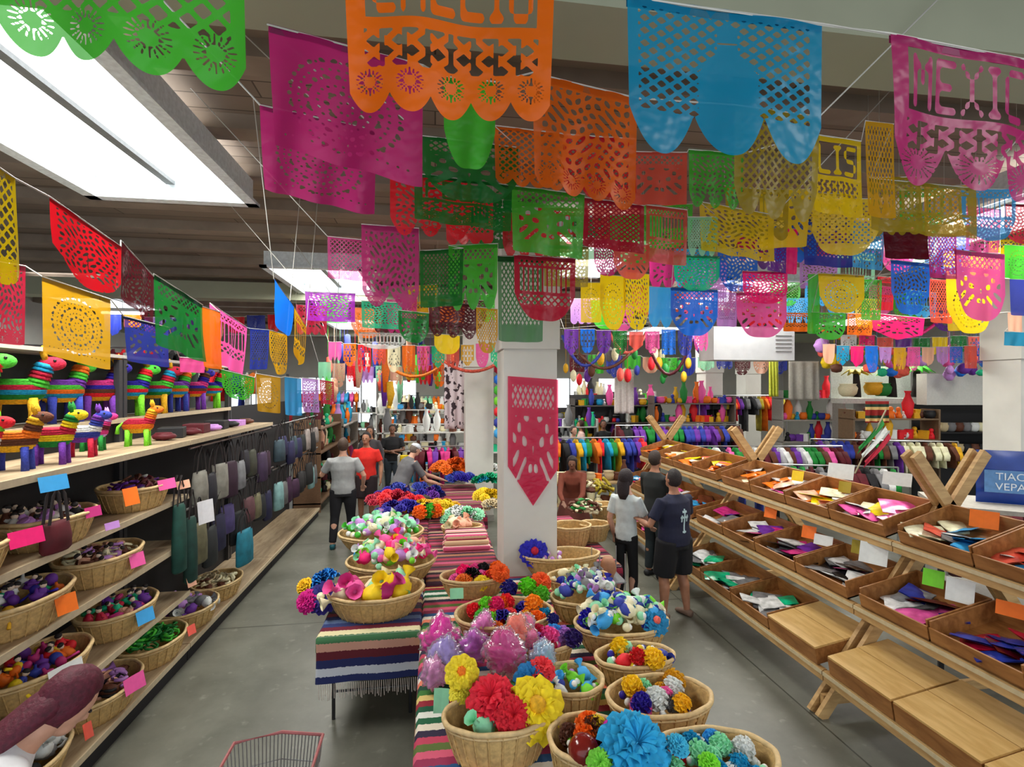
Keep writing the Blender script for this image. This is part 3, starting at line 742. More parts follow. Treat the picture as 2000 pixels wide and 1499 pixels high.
def mesh_egg():
    m = MB(); m.ell((0, 0, .03), (.027, .024, .024), 12, 8, Matrix.Rotation(1.3, 3, 'Y'), fn=lambda p: 1 + .12 * p.z); m.ell((.02, 0, .035), (.014, .018, .018), 8, 5, mi=1); return m
def mesh_bag():   # little wrapped parcel with a twisted end
    m = MB(); m.ell((0, 0, .035), (.05, .036, .034), 14, 8, fn=lambda p: 1 + .12 * math.sin(7 * p.x + 5 * p.y) * math.cos(6 * p.z))
    m.loft([(.04, 0, .04), (.06, 0, .05), (.085, 0, .062)], [.012, .008, .028], 8, cap=False); return m
def mesh_rattle():
    m = MB(); m.ell((0, 0, .03), (.024, .024, .028), 10, 8); m.loft([(0, 0, .03), (.05, .01, .02), (.085, .012, .016)], [.007, .006, .008], 6); return m
def mesh_flower(seed=0, layers=5, petals=9, R0=.075, flat=1.0):
    r = random.Random(seed); m = MB()
    for L in range(layers):
        t = (L + 1) / layers; rad = R0 * (.35 + .65 * t); lift = (1 - t) * .9 + .12; off = r.random() * 6
        for p in range(petals if L > 1 else petals - 3):
            a0 = 2 * PI * (p + .5 * (L % 2)) / (petals if L > 1 else petals - 3) + off; wd = 1.25 * PI / petals * (1.6 if L < 2 else 1.15)
            def fn(x, y, a0=a0, wd=wd, rad=rad, lift=lift):
                ang = a0 + (x - .5) * 2.3 * wd * math.sin(PI * (.12 + .55 * y)); rr = rad * y * (1 - .20 * (2 * x - 1) ** 2 + .05 * math.sin(x * 17 + L))
                z = rad * lift * math.sin(y * PI * .55) * flat + .010 * math.sin(x * 14 + L * 2) * y - .02 * y * t * flat
                return (rr * math.cos(ang), rr * math.sin(ang), z + .012 * (1 - t))
            m.grid(6, 4, fn)
    z0 = -min(v[2] for v in m.v); m.v = [(x, y, z + z0) for x, y, z in m.v]
    return m
def mesh_pompom(seed=0, R0=.055):
    m = MB(); r = random.Random(seed)
    m.ell((0, 0, R0), (R0 * .8,) * 3, 12, 8)
    for i in range(46):
        z = 1 - 2 * (i + .5) / 46; a = i * 2.4; q = math.sqrt(1 - z * z); d = Vector((q * math.cos(a), q * math.sin(a), z))
        s = d.cross(Vector((.3, .2, .9))).normalized(); e = d.cross(s); k = R0 * (1 + r.uniform(-.05, .22)); c = Vector((0, 0, R0))
        m.add([c + d * R0 * .6, c + d * k * .95 + s * .018, c + d * k + e * .012, c + d * k * .95 - s * .018, c + d * k * .9 - e * .014], [(0, 1, 2), (0, 2, 3), (0, 3, 4), (0, 4, 1)])
    m.v = [(x, y, max(0, z)) for x, y, z in m.v]
    return m
wh = mat((225, 200, 175), .7); bk = mat((30, 24, 22), .7); base = mat((200, 60, 60), .7)
GM = {}
def gmesh(k):
    if k not in GM:
        if k == 'doll': GM[k] = mesh_doll().mesh('doll', [base, wh, bk], True)
        elif k == 'egg': GM[k] = mesh_egg().mesh('egg', [base, mat((240, 240, 235), .6)], True)
        elif k == 'purse': GM[k] = mesh_purse().mesh('coin_purse', [base], True)
        elif k == 'top': GM[k] = mesh_top().mesh('spinning_top', [base], True)
        elif k == 'strap': GM[k] = mesh_strap().mesh('bead_strand', [base], True)
        elif k == 'bag': GM[k] = mesh_bag().mesh('wrapped_sweet', [base], True)
        elif k == 'rattle': GM[k] = mesh_rattle().mesh('maraca', [base], True)
        elif k == 'pom': GM[k] = mesh_pompom().mesh('pompom', [base], False)
        elif k == 'flower': GM[k] = mesh_flower().mesh('paper_flower', [base], True)
        elif k == 'flowerb': GM[k] = mesh_flower(5, 4, 8, .085, .7).mesh('paper_flower', [base], True)
    return GM[k]
NAMES = dict(doll=('rag_doll', 'doll', 'tiny rag doll'), egg=('confetti_egg', 'confetti egg', 'confetti egg'), purse=('coin_purse', 'purse', 'small coin purse'), top=('spinning_top', 'toy', 'small spinning top'),
             strap=('bead_strand', 'necklace', 'coiled bead strand'), bag=('wrapped_sweet', 'wrapped sweet', 'wrapped sweet'), rattle=('maraca', 'rattle', 'small painted maraca'),
             pom=('paper_pompom', 'paper flower', 'round paper pompom'), flower=('paper_flower', 'paper flower', 'ruffled paper flower'), flowerb=('paper_flower', 'paper flower', 'open paper flower'))
SZ = dict(doll=.06, egg=.045, purse=.07, top=.045, strap=.08, bag=.075, rattle=.07, pom=.06, flower=.08, flowerb=.09)
def gmat(c):
    return mat(C[c] if isinstance(c, str) else c, .65, .12, 30)
def pile(t, a, b, h, kinds, cols, n, where, seed, dome=.05, scale=1.0, lay=.5):
    """countable goods heaped in a basket or tray"""
    r = random.Random(seed); c = t.location; rz = t.rotation_euler.z; placed = []
    for i in range(n):
        k = r.choice(kinds); s = SZ[k] * scale
        for tr in range(14):
            q = r.uniform(0, 2 * PI); rr = math.sqrt(r.random()) * .93
            x, y = (a - s * .8) * rr * math.cos(q), (b - s * .8) * rr * math.sin(q)
            if all((x - p[0]) ** 2 + (y - p[1]) ** 2 > (.75 * (s + p[2]) / 2 * 1.5) ** 2 for p in placed): break
        placed.append((x, y, s))
        z = h * lay + dome * (1 - (x / a) ** 2 - (y / b) ** 2) + r.uniform(0, .03)
        X = c.x + x * math.cos(rz) - y * math.sin(rz); Y = c.y + x * math.sin(rz) + y * math.cos(rz)
        col = r.choice(cols); nm, cat, desc = NAMES[k]
        o = link(nm, gmesh(k), None, (X, Y, c.z + z), m=gmat(col))
        o.rotation_euler = (r.uniform(-.6, .6), r.uniform(-.6, .6), r.uniform(0, 6.3)); o.scale = (scale * r.uniform(.85, 1.2),) * 3
        tag(o, '%s %s in %s' % (wn(col) if isinstance(col, str) else 'coloured', desc, where), cat, '%s %s items in %s' % (wn(col) if isinstance(col, str) else '', desc, where))
LB = [ # level, y centre, a(x half), b(y half), cols, kinds, where
 ('B', 2.42, .25, .36, ['black', 'maroon', 'brown'], ['purse', 'strap'], 'the black-filled basket on the second shelf, left edge'),
 ('B', 3.08, .24, .30, ['dgreen', 'brown', 'olive', 'maroon'], ['strap', 'purse'], 'the second-shelf basket with a magenta card'),
 ('B', 3.80, .24, .30, ['white', 'lilac', 'brown', 'black'], ['doll', 'purse'], 'the second-shelf basket behind a maroon pouch'),
 ('B', 4.80, .24, .30, ['maroon', 'purple', 'brown', 'white'], ['purse', 'strap'], 'the farthest basket on the second shelf'),
 ('C', 2.74, .26, .37, ['blue', 'crimson', 'green', 'turquoise', 'gold', 'royal'], ['doll', 'purse', 'top'], 'the third-shelf basket with an orange card'),
 ('C', 3.54, .25, .36, ['royal', 'gold', 'white', 'purple', 'orange', 'teal'], ['doll', 'rattle', 'top'], 'the third-shelf basket with a pink card'),
 ('C', 4.36, .25, .34, ['peach', 'brown', 'cream', 'lilac'], ['strap', 'purse', 'doll'], 'the farthest basket on the third shelf'),
 ('D', 2.78, .26, .38, ['magenta', 'gold', 'orange', 'purple', 'crimson', 'yellow', 'dgreen'], ['doll', 'rattle', 'strap'], 'the fourth-shelf basket with a white card'),
 ('D', 3.72, .25, .36, ['orange', 'yellow', 'purple', 'red', 'magenta', 'navy'], ['doll', 'rattle', 'top'], 'the fourth-shelf basket with a blue card'),
 ('D', 4.58, .25, .34, ['magenta', 'purple', 'teal', 'crimson', 'peach'], ['doll', 'purse'], 'the farthest basket on the fourth shelf'),
 ('E', 3.52, .27, .37, ['grey', 'white', 'teal', 'cream', 'black'], ['purse', 'strap', 'bag'], 'the nearest basket on the lowest shelf'),
 ('E', 4.34, .27, .37, ['grey', 'white', 'brown', 'peach', 'black', 'lilac'], ['purse', 'bag', 'strap'], 'the lowest-shelf basket of grey and brown things'),
 ('E', 5.10, .26, .34, ['dgreen', 'dgreen', 'green'], ['strap', 'strap'], 'the lowest-shelf basket of green strands'),
 ('E', 5.82, .26, .34, ['lilac', 'white', 'grey', 'purple'], ['bag', 'purse'], 'the lowest-shelf basket of lilac things'),
 ('E', 6.52, .26, .34, ['beige', 'cream', 'brown'], ['purse', 'strap'], 'the farthest basket on the lowest shelf')]
for i, (lv, y, a, b, cols, kinds, where) in enumerate(LB):
    h = .20 if lv != 'B' else .19
    t = basket((SX - a + .05, y, LEV[lv]), a, b, h, 'oval wicker basket, ' + where[4:], 0, 'wicker baskets on the left shelving')
    pile(t, a, b, h, kinds, cols, 30, where, 100 + i, dome=.05, scale=1.25, lay=.55)
def card(u, v, w, h, col, where, X=None, tilt=.25, p=None, rz=None):
    p = p or onX(u, v, X if X is not None else SX + .075); d = depth(p)
    m = MB(); W, H = w * d / F, h * d / F
    m.grid(6, 4, lambda x, y: ((x - .5) * W, .006 * math.sin(x * 4), (y - .5) * H)); 
    o = m.build('price_card', mat(C[col] if isinstance(col, str) else col, .6, .04)); o.location = p
    o.rotation_euler = (-tilt, 0, R(70) if rz is None else rz)
    mod = o.modifiers.new('t', 'SOLIDIFY'); mod.thickness = .002
    tag(o, '%s price card %s' % (wn(col) if isinstance(col, str) else 'white', where), 'price card')
for a in ((105, 944, 52, 30, 'sky', 'on the edge of the deep shelf below the piñatas'), (52, 1050, 60, 32, 'hotpink', 'on the black-filled basket at the left edge'), (182, 1000, 30, 20, 'magenta', 'on the second basket of the second shelf'),
          (326, 946, 38, 20, 'pink', 'on the farthest basket of the second shelf'), (358, 947, 30, 16, 'peach', 'beside the bags at the end of the second shelf'), (256, 970, 30, 34, 'orange', 'on the rim of the third basket, second shelf'),
          (219, 1027, 28, 14, 'lilac', 'on the edge of the second shelf'), (130, 1180, 38, 36, 'orange', 'on the third-shelf basket at the left edge'), (268, 1094, 30, 26, 'pink', 'on the second basket of the third shelf'),
          (284, 1204, 36, 26, 'sky', 'on the second basket of the fourth shelf'), (374, 1136, 20, 20, 'peach', 'on the last basket of the fourth shelf'), (130, 1315, 62, 34, 'white', 'on the near basket of the fourth shelf'),
          (263, 1335, 42, 30, 'pink', 'on the grey goods basket of the lowest shelf'), (374, 1231, 18, 18, 'coral', 'on the basket of green strands'), (172, 1428, 16, 30, 'salmon', 'on the nearest basket of the lowest shelf')):
    card(*a)

# ------------------------------------------------------------------ piñatas
PC = {}
def piñata_parts(bands, legc, s=1.0):
    """a fringed donkey: banded body and head, four legs, two ears, tail"""
    ms = [mat(C[c], .85, .25, 60, bump=.6, kind='fringe') for c in bands]
    nb = len(bands)
    body = MB()
    K = nb * 3
    for i in range(K):
        t0, t1 = i / K, (i + 1) / K
        z0, z1 = .20 + .20 * (1 - t0), .20 + .20 * (1 - t1)
        f = lambda t: math.sin(PI * (.14 + .74 * t)) ** .6
        body.loft([(0, 0, z0), (0, 0, z1 - .01)], [(.19 * f(t0), .11 * f(t0)), (.19 * f(t1) + .012, .11 * f(t1) + .012)], 18, mi=i // 3)
    head = MB()
    for i in range(6):
        t0, t1 = i / 6, (i + 1) / 6
        a = Vector((.13, 0, .34)).lerp(Vector((.19, 0, .53)), t0); b = Vector((.13, 0, .34)).lerp(Vector((.19, 0, .53)), t1)
        head.loft([a, b], [.072 - .01 * t0 + .01, .068 - .01 * t1], 12, mi=(i // 2) % nb)
    head.ell((.23, 0, .53), (.095, .055, .06), 12, 8, mi=min(1, nb - 1))
    leg = lambda x, y: MB().loft([(x, y, .24), (x * 1.05, y * 1.1, .12), (x * 1.08, y * 1.15, 0)], [.036, .030, .034], 10)
    ear = lambda y: MB().loft([(.19, y, .56), (.175, y * 1.5, .62), (.17, y * 1.7, .68)], [(.02, .012), (.024, .012), (.004, .004)], 8)
    tail = MB().loft([(-.18, 0, .34), (-.24, 0, .28), (-.25, 0, .18)], [.014, .02, .03], 8)
    return body, head, leg, ear, tail, ms, mat(C[legc], .85, .2, 60, bump=.5, kind='fringe')
def piñata(bands, legc, label, loc, rz, s, group):
    key = (tuple(bands), legc)
    if key in PC:
        o = dup(PC[key], loc, rz, label, group); o.scale = (s,) * 3; return o
    body, head, leg, ear, tail, ms, lm = piñata_parts(bands, legc)
    t = thing('donkey_pinata', label, 'piñata', loc, rz, group); t.scale = (s,) * 3
    body.build('body', ms, t, True); ho_ = head.build('head', ms, t, True)
    for x in (-.11, .11):
        for y in (-.06, .06): leg(x, y).build('leg', lm, t, True)
    for y in (-.03, .03):
        ear(y).build('ear', ms[-1], ho_, True); MB().ell((.25, y * 1.75, .555), (.012, .008, .012), 8, 6).build('eye', mat((25, 20, 22), .4), ho_, True)
    tail.build('tail', lm, t, True)
    PC[key] = t
    return t
BANDS = [(['purple', 'green', 'orange', 'turquoise', 'gold'], 'navy', 'purple-backed'), (['magenta', 'royal', 'brown', 'red', 'gold'], 'purple', 'magenta-backed'), (['royal', 'green', 'red', 'turquoise', 'olive'], 'lime', 'blue-backed'),
         (['green', 'crimson', 'turquoise', 'dgreen', 'gold'], 'gold', 'green-backed')]
Y = 2.9; i = 0; px = ['at the left edge', 'second along', 'third along', 'fourth along', 'fifth along', 'sixth along', 'seventh along', 'eighth along', 'ninth along', 'tenth along', 'farthest along']
while Y < 7.7 and i < 11:
    b, l, nm = BANDS[i % 4]
    piñata(b, l, '%s banded donkey piñata on the raised rear shelf, %s' % (nm, px[i]), (SX - .74, Y, 2.346), R(20 + (i * 37) % 50), .90, 'piñatas on the raised rear shelf'); Y += .47; i += 1
DECK = [((SX - .24, 3.60), ['orange', 'brown', 'gold'], 'navy', 'orange-topped small donkey piñata with navy legs at the left edge of the deep shelf', .62),
        ((SX - .20, 3.86), ['crimson', 'yellow', 'dgreen'], 'purple', 'crimson, yellow and green piñata with purple legs on the deep shelf', .62),
        ((SX - .24, 4.22), ['white', 'navy', 'purple'], 'crimson', 'white-topped piñata with crimson legs on the deep shelf', .58),
        ((SX - .24, 4.95), ['crimson', 'orange', 'gold'], 'lime', 'crimson and gold piñata with lime legs standing alone on the deep shelf', .60),
        ((SX - .40, 4.62), ['maroon', 'magenta', 'lilac'], 'dgreen', 'maroon piñata with green legs behind the lime-legged one', .52),
        ((SX - .22, 3.28), ['white', 'red', 'lime'], 'green', 'white and red piñata with green legs cut by the left edge', .60)]
for (x, y), b, l, lab, s in DECK: piñata(b, l, lab, (x, y, LEV['A']), R(15), s, 'small piñatas on the deep shelf')
# things on the deep shelf further along and on the top shelf
def boxy(name, label, cat, loc, d, col, rz=0, group=None, rough=.6):
    m = MB().box((0, 0, d[2] / 2), d); o = m.build(name, gmat(col), loc=loc); o.rotation_euler = (0, 0, rz)
    bv = o.modifiers.new('b', 'BEVEL'); bv.width = min(d) * .08; bv.segments = 2
    tag(o, label, cat, group); return o
r = random.Random(11); y = 5.4; q = 0
while y < 7.6:
    c = r.choice(['brown', 'lilac', 'white', 'maroon', 'peach', 'cream', 'black'])
    if q % 2: boxy('gift_box', '%s box lying on the far part of the deep shelf' % wn(c), 'box', (SX - .3, y, LEV['A']), (.22, .2, r.uniform(.07, .14)), c, r.uniform(-.3, .3), '%s boxes on the deep shelf' % wn(c))
    else:
        o = link('coin_purse', gmesh('purse'), None, (SX - .25, y, LEV['A'])); o.scale = (2.2,) * 3; o.material_slots[0].link = 'OBJECT'; o.material_slots[0].material = gmat(c)
        tag(o, '%s round pouch on the far part of the deep shelf' % wn(c), 'purse', '%s pouches on the deep shelf' % wn(c))
    y += .27; q += 1
# ------------------------------------------------------------------ hanging bags
def bag_mesh(w, h, t, tone):
    m = MB()
    m.loft([(0, 0, -h), (0, 0, -h + .02), (0, 0, -h * .5), (0, 0, -.03), (0, 0, 0)], [(w * .42, t * .3), (w / 2, t / 2), (w / 2, t / 2), (w * .46, t * .3), (w * .44, t * .12)], 16, phase=PI / 16)
    return m
def tote(loc, w, h, col, label, group, rz=0, cat='bag'):
    t = thing('shoulder_bag', label, cat, loc, rz, group)
    bag_mesh(w, h, .10, 0).build('bag_body', mat(C[col] if isinstance(col, str) else col, .7, .3, 9, bump=.3), t, True)
    s = MB()
    for q in (-.02, .02): s.loft([(-w * .32, q, -.01), (-w * .2, q, .16), (0, q, .26), (w * .2, q, .16), (w * .32, q, -.01)], [(.012, .004)], 6)
    s.build('strap', mat((40, 34, 34), .6), t)
    return t
for r0, (z, y0, y1, n, cols) in enumerate([(1.98, 5.5, 7.8, 9, [(44, 18, 30), (52, 28, 48), (58, 40, 70), (140, 138, 128), (120, 122, 126), (30, 30, 40), (60, 62, 50)]),
                                   (1.40, 5.4, 7.9, 9, [(28, 28, 60), (70, 60, 110), (200, 180, 175), (100, 96, 70), (120, 78, 78), (30, 34, 36), (90, 55, 60)]),
                                   (2.0, 8.05, 10.8, 9, [(30, 30, 70), (36, 40, 40), (150, 140, 135), (24, 24, 26), (90, 100, 100), (50, 70, 80)]),
                                   (1.35, 8.05, 10.8, 9, [(120, 160, 160), (40, 40, 42), (190, 170, 160), (60, 30, 60), (30, 30, 30), (100, 100, 100)])]):
    rr = random.Random(40 + r0)
    for i in range(n):
        y = y0 + (y1 - y0) * (i + .5) / n; c = rr.choice(cols)
        tone = 'dark' if sum(c) < 170 else 'grey' if sum(c) < 330 else 'pale'
        tote((SX + .02 - rr.uniform(0, .07), y, z - .18 + rr.uniform(-.10, .06)), .27, rr.uniform(.30, .42), c, '%s cloth shoulder bag, %s of the %s row hung %s' % (tone, ('first', 'second', 'third', 'fourth', 'fifth', 'sixth', 'seventh', 'eighth', 'ninth')[i], 'upper' if z > 1.8 else 'lower', 'beyond the baskets' if y < 8 else 'at the far end'),
             'bags hung on the left shelving', R(80 + rr.uniform(-12, 12)))
    MB().loft([(SX - .02, y0 - .1, z + .06), (SX - .02, y1 + .1, z + .06)], [.012], 8).build('hanging_rail', mat((150, 150, 150), .35, .05, metal=1))
rails = [o for o in COL.objects if o.name.startswith('hanging_rail')]
for o, s in zip(rails, ('upper rail of the near bags', 'lower rail of the near bags', 'upper rail of the far bags', 'lower rail of the far bags')): tag(o, 'thin chrome ' + s + ' on the left shelving', 'rail')
tote(onX(478, 1035, SX + .06), .34, .42, (20, 110, 130), 'teal bag in clear plastic hanging low at the end of the baskets', None, R(78))
for k_, (u, v, c) in enumerate(((350, 985, (20, 70, 60)), (372, 1010, (18, 60, 52)))):
    tote(onX(u, v, SX + .05), .16, .62, c, 'long dark green pouch hanging beside the baskets, %s one' % ('left', 'right')[k_], None, R(80))
card(402, 1000, 38, 44, (225, 225, 230), 'sheet hanging on the near bags', X=SX + .12, tilt=.1)
tote((SX + .03, 3.55, LEV['B'] + .20), .2, .19, 'maroon', 'small round maroon pouch leaning on the second-shelf baskets', None, R(80))
# ------------------------------------------------------------------ flower tables in the middle
SAR1 = stripes_mat('sarape_navy', [(28, 40, 95), (200, 205, 215), (28, 36, 90), (95, 20, 35), (200, 150, 130), (60, 110, 70), (225, 215, 170), (110, 25, 50), (40, 55, 110), (90, 110, 150), (28, 40, 95), (150, 50, 60), (30, 25, 40), (70, 30, 60), (205, 180, 140), (120, 40, 60)], 1, 1.0, uv=True)
SAR2 = stripes_mat('sarape_green', [(15, 95, 60), (230, 235, 225), (15, 90, 60), (150, 30, 50), (225, 200, 120), (60, 120, 50), (20, 70, 50), (235, 130, 100), (240, 235, 220), (30, 80, 130), (150, 40, 80), (215, 90, 120), (90, 110, 50), (190, 60, 90), (40, 30, 60), (230, 220, 200)], 1, 1.15, uv=True)
SAR3 = stripes_mat('sarape_pink', [(180, 70, 105), (90, 30, 50), (150, 30, 60), (60, 25, 45), (150, 100, 70), (60, 25, 45), (185, 95, 110), (40, 24, 34), (190, 160, 130), (110, 34, 60), (50, 24, 40), (140, 50, 60)], 1, 1.4, uv=True)
legm = mat((60, 60, 62), .4, .05, metal=.6)
TZ = .75
def table(x0, x1, y0, y1, cloth, label, clothlabel, drop=.28, fringe=True, left_drop=.0):
    cx, cy = (x0 + x1) / 2, (y0 + y1) / 2; W, L = x1 - x0, y1 - y0
    t = thing('folding_table', label, 'table', (cx, cy, 0))
    MB().box((0, 0, TZ - .025), (W, L, .035)).build('tabletop', mat((200, 198, 190), .5), t)
    for sy in (-1, 1):
        for sx in (-1, 1):
            MB().loft([(sx * (W / 2 - .08), sy * (L / 2 - .18), .0), (sx * (W / 2 - .08), sy * (L / 2 - .18), TZ - .04)], [.014], 8).build('leg', legm, t)
        MB().loft([(-(W / 2 - .08), sy * (L / 2 - .18), .22), (W / 2 - .08, sy * (L / 2 - .18), .22)], [.010], 8).build('cross_bar', legm, t)
    # cloth with hanging front and sides
    m = MB(); nx, ny = 40, 60; dl = left_drop
    tot_y = L + 2 * drop; tot_x = W + 2 * dl
    def fn(a, b):
        sx_, sy_ = (a - .5) * tot_x, (b - .5) * tot_y
        x, zx = (sx_, 0) if abs(sx_) <= W / 2 else (math.copysign(W / 2 + .012, sx_), abs(sx_) - W / 2)
        y, zy = (sy_, 0) if abs(sy_) <= L / 2 else (math.copysign(L / 2 + .012 + .006 * math.sin(sx_ * 14) * (abs(sy_) - L / 2) / .3, sy_), abs(sy_) - L / 2)
        if zx: x += .012 * math.sin(sy_ * 16) * zx / .2
        return (x, y, .004 - max(zx, zy) if zx and zy else .004 - zx - zy)
    m.grid(nx, ny, fn)
    o = m.build('sarape', cloth, smooth=True, loc=(cx, cy, TZ))
    uv = o.data.uv_layers.new(name='UVMap'); vi = np.zeros(len(o.data.loops), dtype=np.int32); o.data.loops.foreach_get('vertex_index', vi)
    uvs = np.stack([(vi % (nx + 1)) / nx * tot_x, (vi // (nx + 1)) / ny * tot_y], 1).astype(np.float32); uv.data.foreach_set('uv', uvs.ravel()); tag(o, clothlabel, 'blanket')
    if fringe:
        f = MB(); rr = random.Random(5)
        for i in range(int(W / .016)):
            x = -W / 2 + .008 + i * .016; l = rr.uniform(.09, .13)
            for s in ((-1,) if drop > .2 else ()):
                f.loft([(x, s * (L / 2 + .014), -drop), (x + rr.uniform(-.006, .006), s * (L / 2 + .012), -drop - l)], [.0025], 4)
        fo = f.build('fringe', mat((215, 205, 195), .9), o); fo['kind'] = 'stuff'
    return t
table(-.88, -.12, 4.06, 5.9, SAR1, 'folding table nearest on the left under the navy striped blanket', 'navy and crimson striped fringed blanket over the left folding table', .36, True, .12)
table(-.10, .66, 2.35, 4.9, SAR2, 'folding table at the bottom centre under the green striped blanket', 'green, white and red striped blanket over the nearest centre table', .3, False, .30)
table(.67, 1.46, 2.15, 5.05, SAR2, 'folding table at the right of the nearest centre table', 'striped blanket on the right-hand centre table, under the basket row', .3, False, .18)
table(-.90, -.10, 5.95, 8.2, SAR3, 'folding table behind the navy striped one', 'pink and maroon striped blanket behind the navy striped one', .2, False, .15)
table(-.08, .66, 5.0, 7.4, SAR3, 'folding table left of the white column', 'pink and brown striped blanket beside the white column', .2, False, .1)
table(-.05, .75, 7.5, 10.0, SAR3, 'farthest flower table, left of the second column', 'striped blanket on the farthest flower table', .2, False, .1)
table(1.25, 1.95, 5.2, 7.3, SAR3, 'table right of the white column', 'brown striped blanket right of the white column', .2, False, .1)

PAST = ['mint', 'cream', 'lilac', 'white', 'pink', 'sky', 'peach', 'lime', 'white', 'mint']
BRIGHT = ['yellow', 'orange', 'red', 'hotpink', 'blue', 'lime', 'magenta', 'royal', 'teal']
BLUES = ['white', 'sky', 'navy', 'mint', 'lilac', 'white', 'grey', 'royal']
# (u, v of rim centre, width px, half-depth/half-width, height, kinds, colours, n, where, z base)
CB = [(735, 1150, 182, .70, .20, ['bag'], ['lilac', 'mint', 'yellow', 'cream', 'pink', 'magenta'], 14, 'the front basket of wrapped parcels on the navy striped blanket', 2.0),
      (765, 1092, 170, .80, .18, ['egg', 'bag'], PAST + ['hotpink', 'yellow'], 60, 'the heaped pastel basket behind the parcels', 1.2),
      (745, 1038, 160, .8, .18, ['egg', 'bag'], ['mint', 'white', 'cream', 'green', 'lilac', 'mint'], 55, 'the heaped pale green and white basket', 1.2),
      (925, 1124, 128, .62, .17, ['pom', 'flower'], ['yellow', 'orange', 'yellow', 'hotpink', 'pink', 'black'], 12, 'the yellow and orange basket beside the white column', 1.05),
      (985, 1196, 190, .72, .20, ['pom', 'flower'], ['red', 'orange', 'magenta', 'green', 'turquoise', 'yellow', 'gold', 'lime', 'royal'], 20, 'the wide basket of bright pompoms', 1.0),
      (1096, 1082, 152, .50, .19, ['egg'], ['grey', 'mint', 'lilac'], 5, 'the nearly empty basket before the column', 1.1),
      (1128, 1124, 118, .60, .17, ['egg', 'bag'], ['white', 'grey', 'mint', 'cream'], 22, 'the basket of white parcels right of the column', 1.0),
      (1148, 1164, 146, .60, .18, ['egg', 'bag'], BLUES, 36, 'the basket of blue and white eggs', 1.0),
      (1214, 1214, 185, .62, .19, ['egg', 'bag'], ['lime', 'mint', 'white', 'sky', 'navy', 'cream'], 52, 'the heaped green and white basket at the right', 1.15),
      (1240, 1280, 156, .60, .18, ['egg', 'pom', 'bag'], ['royal', 'grey', 'mint', 'red', 'yellow', 'navy', 'sky'], 18, 'the basket with a red and a yellow pompom', 1.0),
      (1288, 1358, 206, .66, .20, ['pom', 'egg'], ['yellow', 'royal', 'pink', 'mint', 'gold', 'white', 'grey'], 12, 'the half-empty basket at the right edge of the table', .9),
      (1118, 1325, 118, .95, .20, ['egg', 'bag'], ['sky', 'lime', 'lilac', 'navy', 'white'], 14, 'the tall basket in the middle of the table', .9),
      (974, 1392, 214, .62, .22, ['egg', 'bag'], ['grey', 'yellow', 'mint', 'gold'], 12, 'the big front basket holding large red and yellow flowers', 1.2),
      (1148, 1440, 150, .95, .22, ['pom', 'egg'], ['yellow', 'magenta', 'lime', 'white', 'orange', 'brown'], 16, 'the basket at the bottom with a brown ball', 1.0),
      (1390, 1478, 262, .62, .21, ['egg', 'pom'], ['lime', 'sky', 'mint', 'turquoise', 'white', 'red'], 24, 'the basket at the bottom right corner of the table', .8),
      (1060, 1255, 120, .6, .17, ['egg', 'pom', 'bag'], ['royal', 'white', 'crimson', 'pink', 'sky', 'lilac'], 22, 'the middle basket in front of the dark blue pompom', 1.1),
      (902, 1028, 78, .6, .16, ['bag'], ['peach', 'peach', 'cream'], 10, 'the basket of peach parcels near the column', 1.6)]
pos = {}
for i, (u, v, w, rt, h, kinds, cols, n, where, sc) in enumerate(CB):
    zr = TZ + .006 + h; p = onZ(u, v, zr); a = w / 2 * depth(p) / F; b = a * rt
    t = basket((p.x, p.y, TZ + .006), a, b, h, 'oval wicker basket, ' + where[4:], 0, 'wicker baskets on the flower tables')
    pos[i] = (p, a, b, h)
    heap = n > 30
    pile(t, a, b, h, kinds, cols, n, where, 300 + i, dome=.13 if heap else .05, scale=sc * (1.15 if heap else 1), lay=.62 if heap else .5)
    if heap: pile(t, a * 1.02, b * 1.02, h, kinds, cols, n // 2, where + ', on top', 350 + i, dome=.12, scale=sc * 1.1, lay=.85)
# -------- single large flowers
def flower(u, v, size, col, centre, label, z=None, d=None, tilt=(0, 0), kind='flower', gp=None):
    p = onZ(u, v, z) if z is not None else at(u, v, d)
    s = size * depth(p) / F / .16
    t = thing('paper_flower', label, 'paper flower', p - Vector((0, 0, .03 * s)), 0, gp)
    t.rotation_mode = 'ZXY'; t.rotation_euler = (tilt[0], tilt[1], random.uniform(0, 6)); t.scale = (s,) * 3
    link('petals', gmesh(kind), t, m=mat(C[col] if isinstance(col, str) else col, .75, .15, 40))
    if centre:
        MB().ell((0, 0, .045), (.022, .022, .018), 12, 8, fn=lambda q: 1 + .15 * math.sin(20 * q.x) * math.cos(20 * q.y)).build('flower_centre', mat(C[centre], .8, .3, 80), t, True)
    return t
flower(1042, 1070, 56, (30, 25, 170), 'crimson', 'large royal blue paper flower with crimson centre before the column', z=1.02, tilt=(1.0, 0), kind='flowerb')
flower(1278, 1205, 54, (20, 130, 180), 'coral', 'large turquoise paper flower at the right edge of the heaped basket', z=1.02, tilt=(.9, 0), kind='flowerb')
flower(1264, 1214, 30, (25, 25, 150), None, 'royal blue paper flower tucked below the turquoise one', z=.99, tilt=(.9, 0))
flower(637, 1128, 66, (15, 120, 200), None, 'blue paper flower sticking out left of the parcel basket', z=1.0, tilt=(-.3, -.5))
flower(632, 1158, 60, (30, 15, 110), 'cream', 'dark indigo paper flower with a pale centre left of the parcel basket', z=.94, tilt=(1.0, -.2), kind='flowerb')
flower(603, 1166, 52, (205, 10, 130), None, 'magenta paper flower hanging lowest beside the indigo one', z=.92, tilt=(.8, -.9))
flower(598, 1140, 40, (240, 190, 20), None, 'yellow paper flower at the far left of the bunch', z=.96, tilt=(.5, -.9))
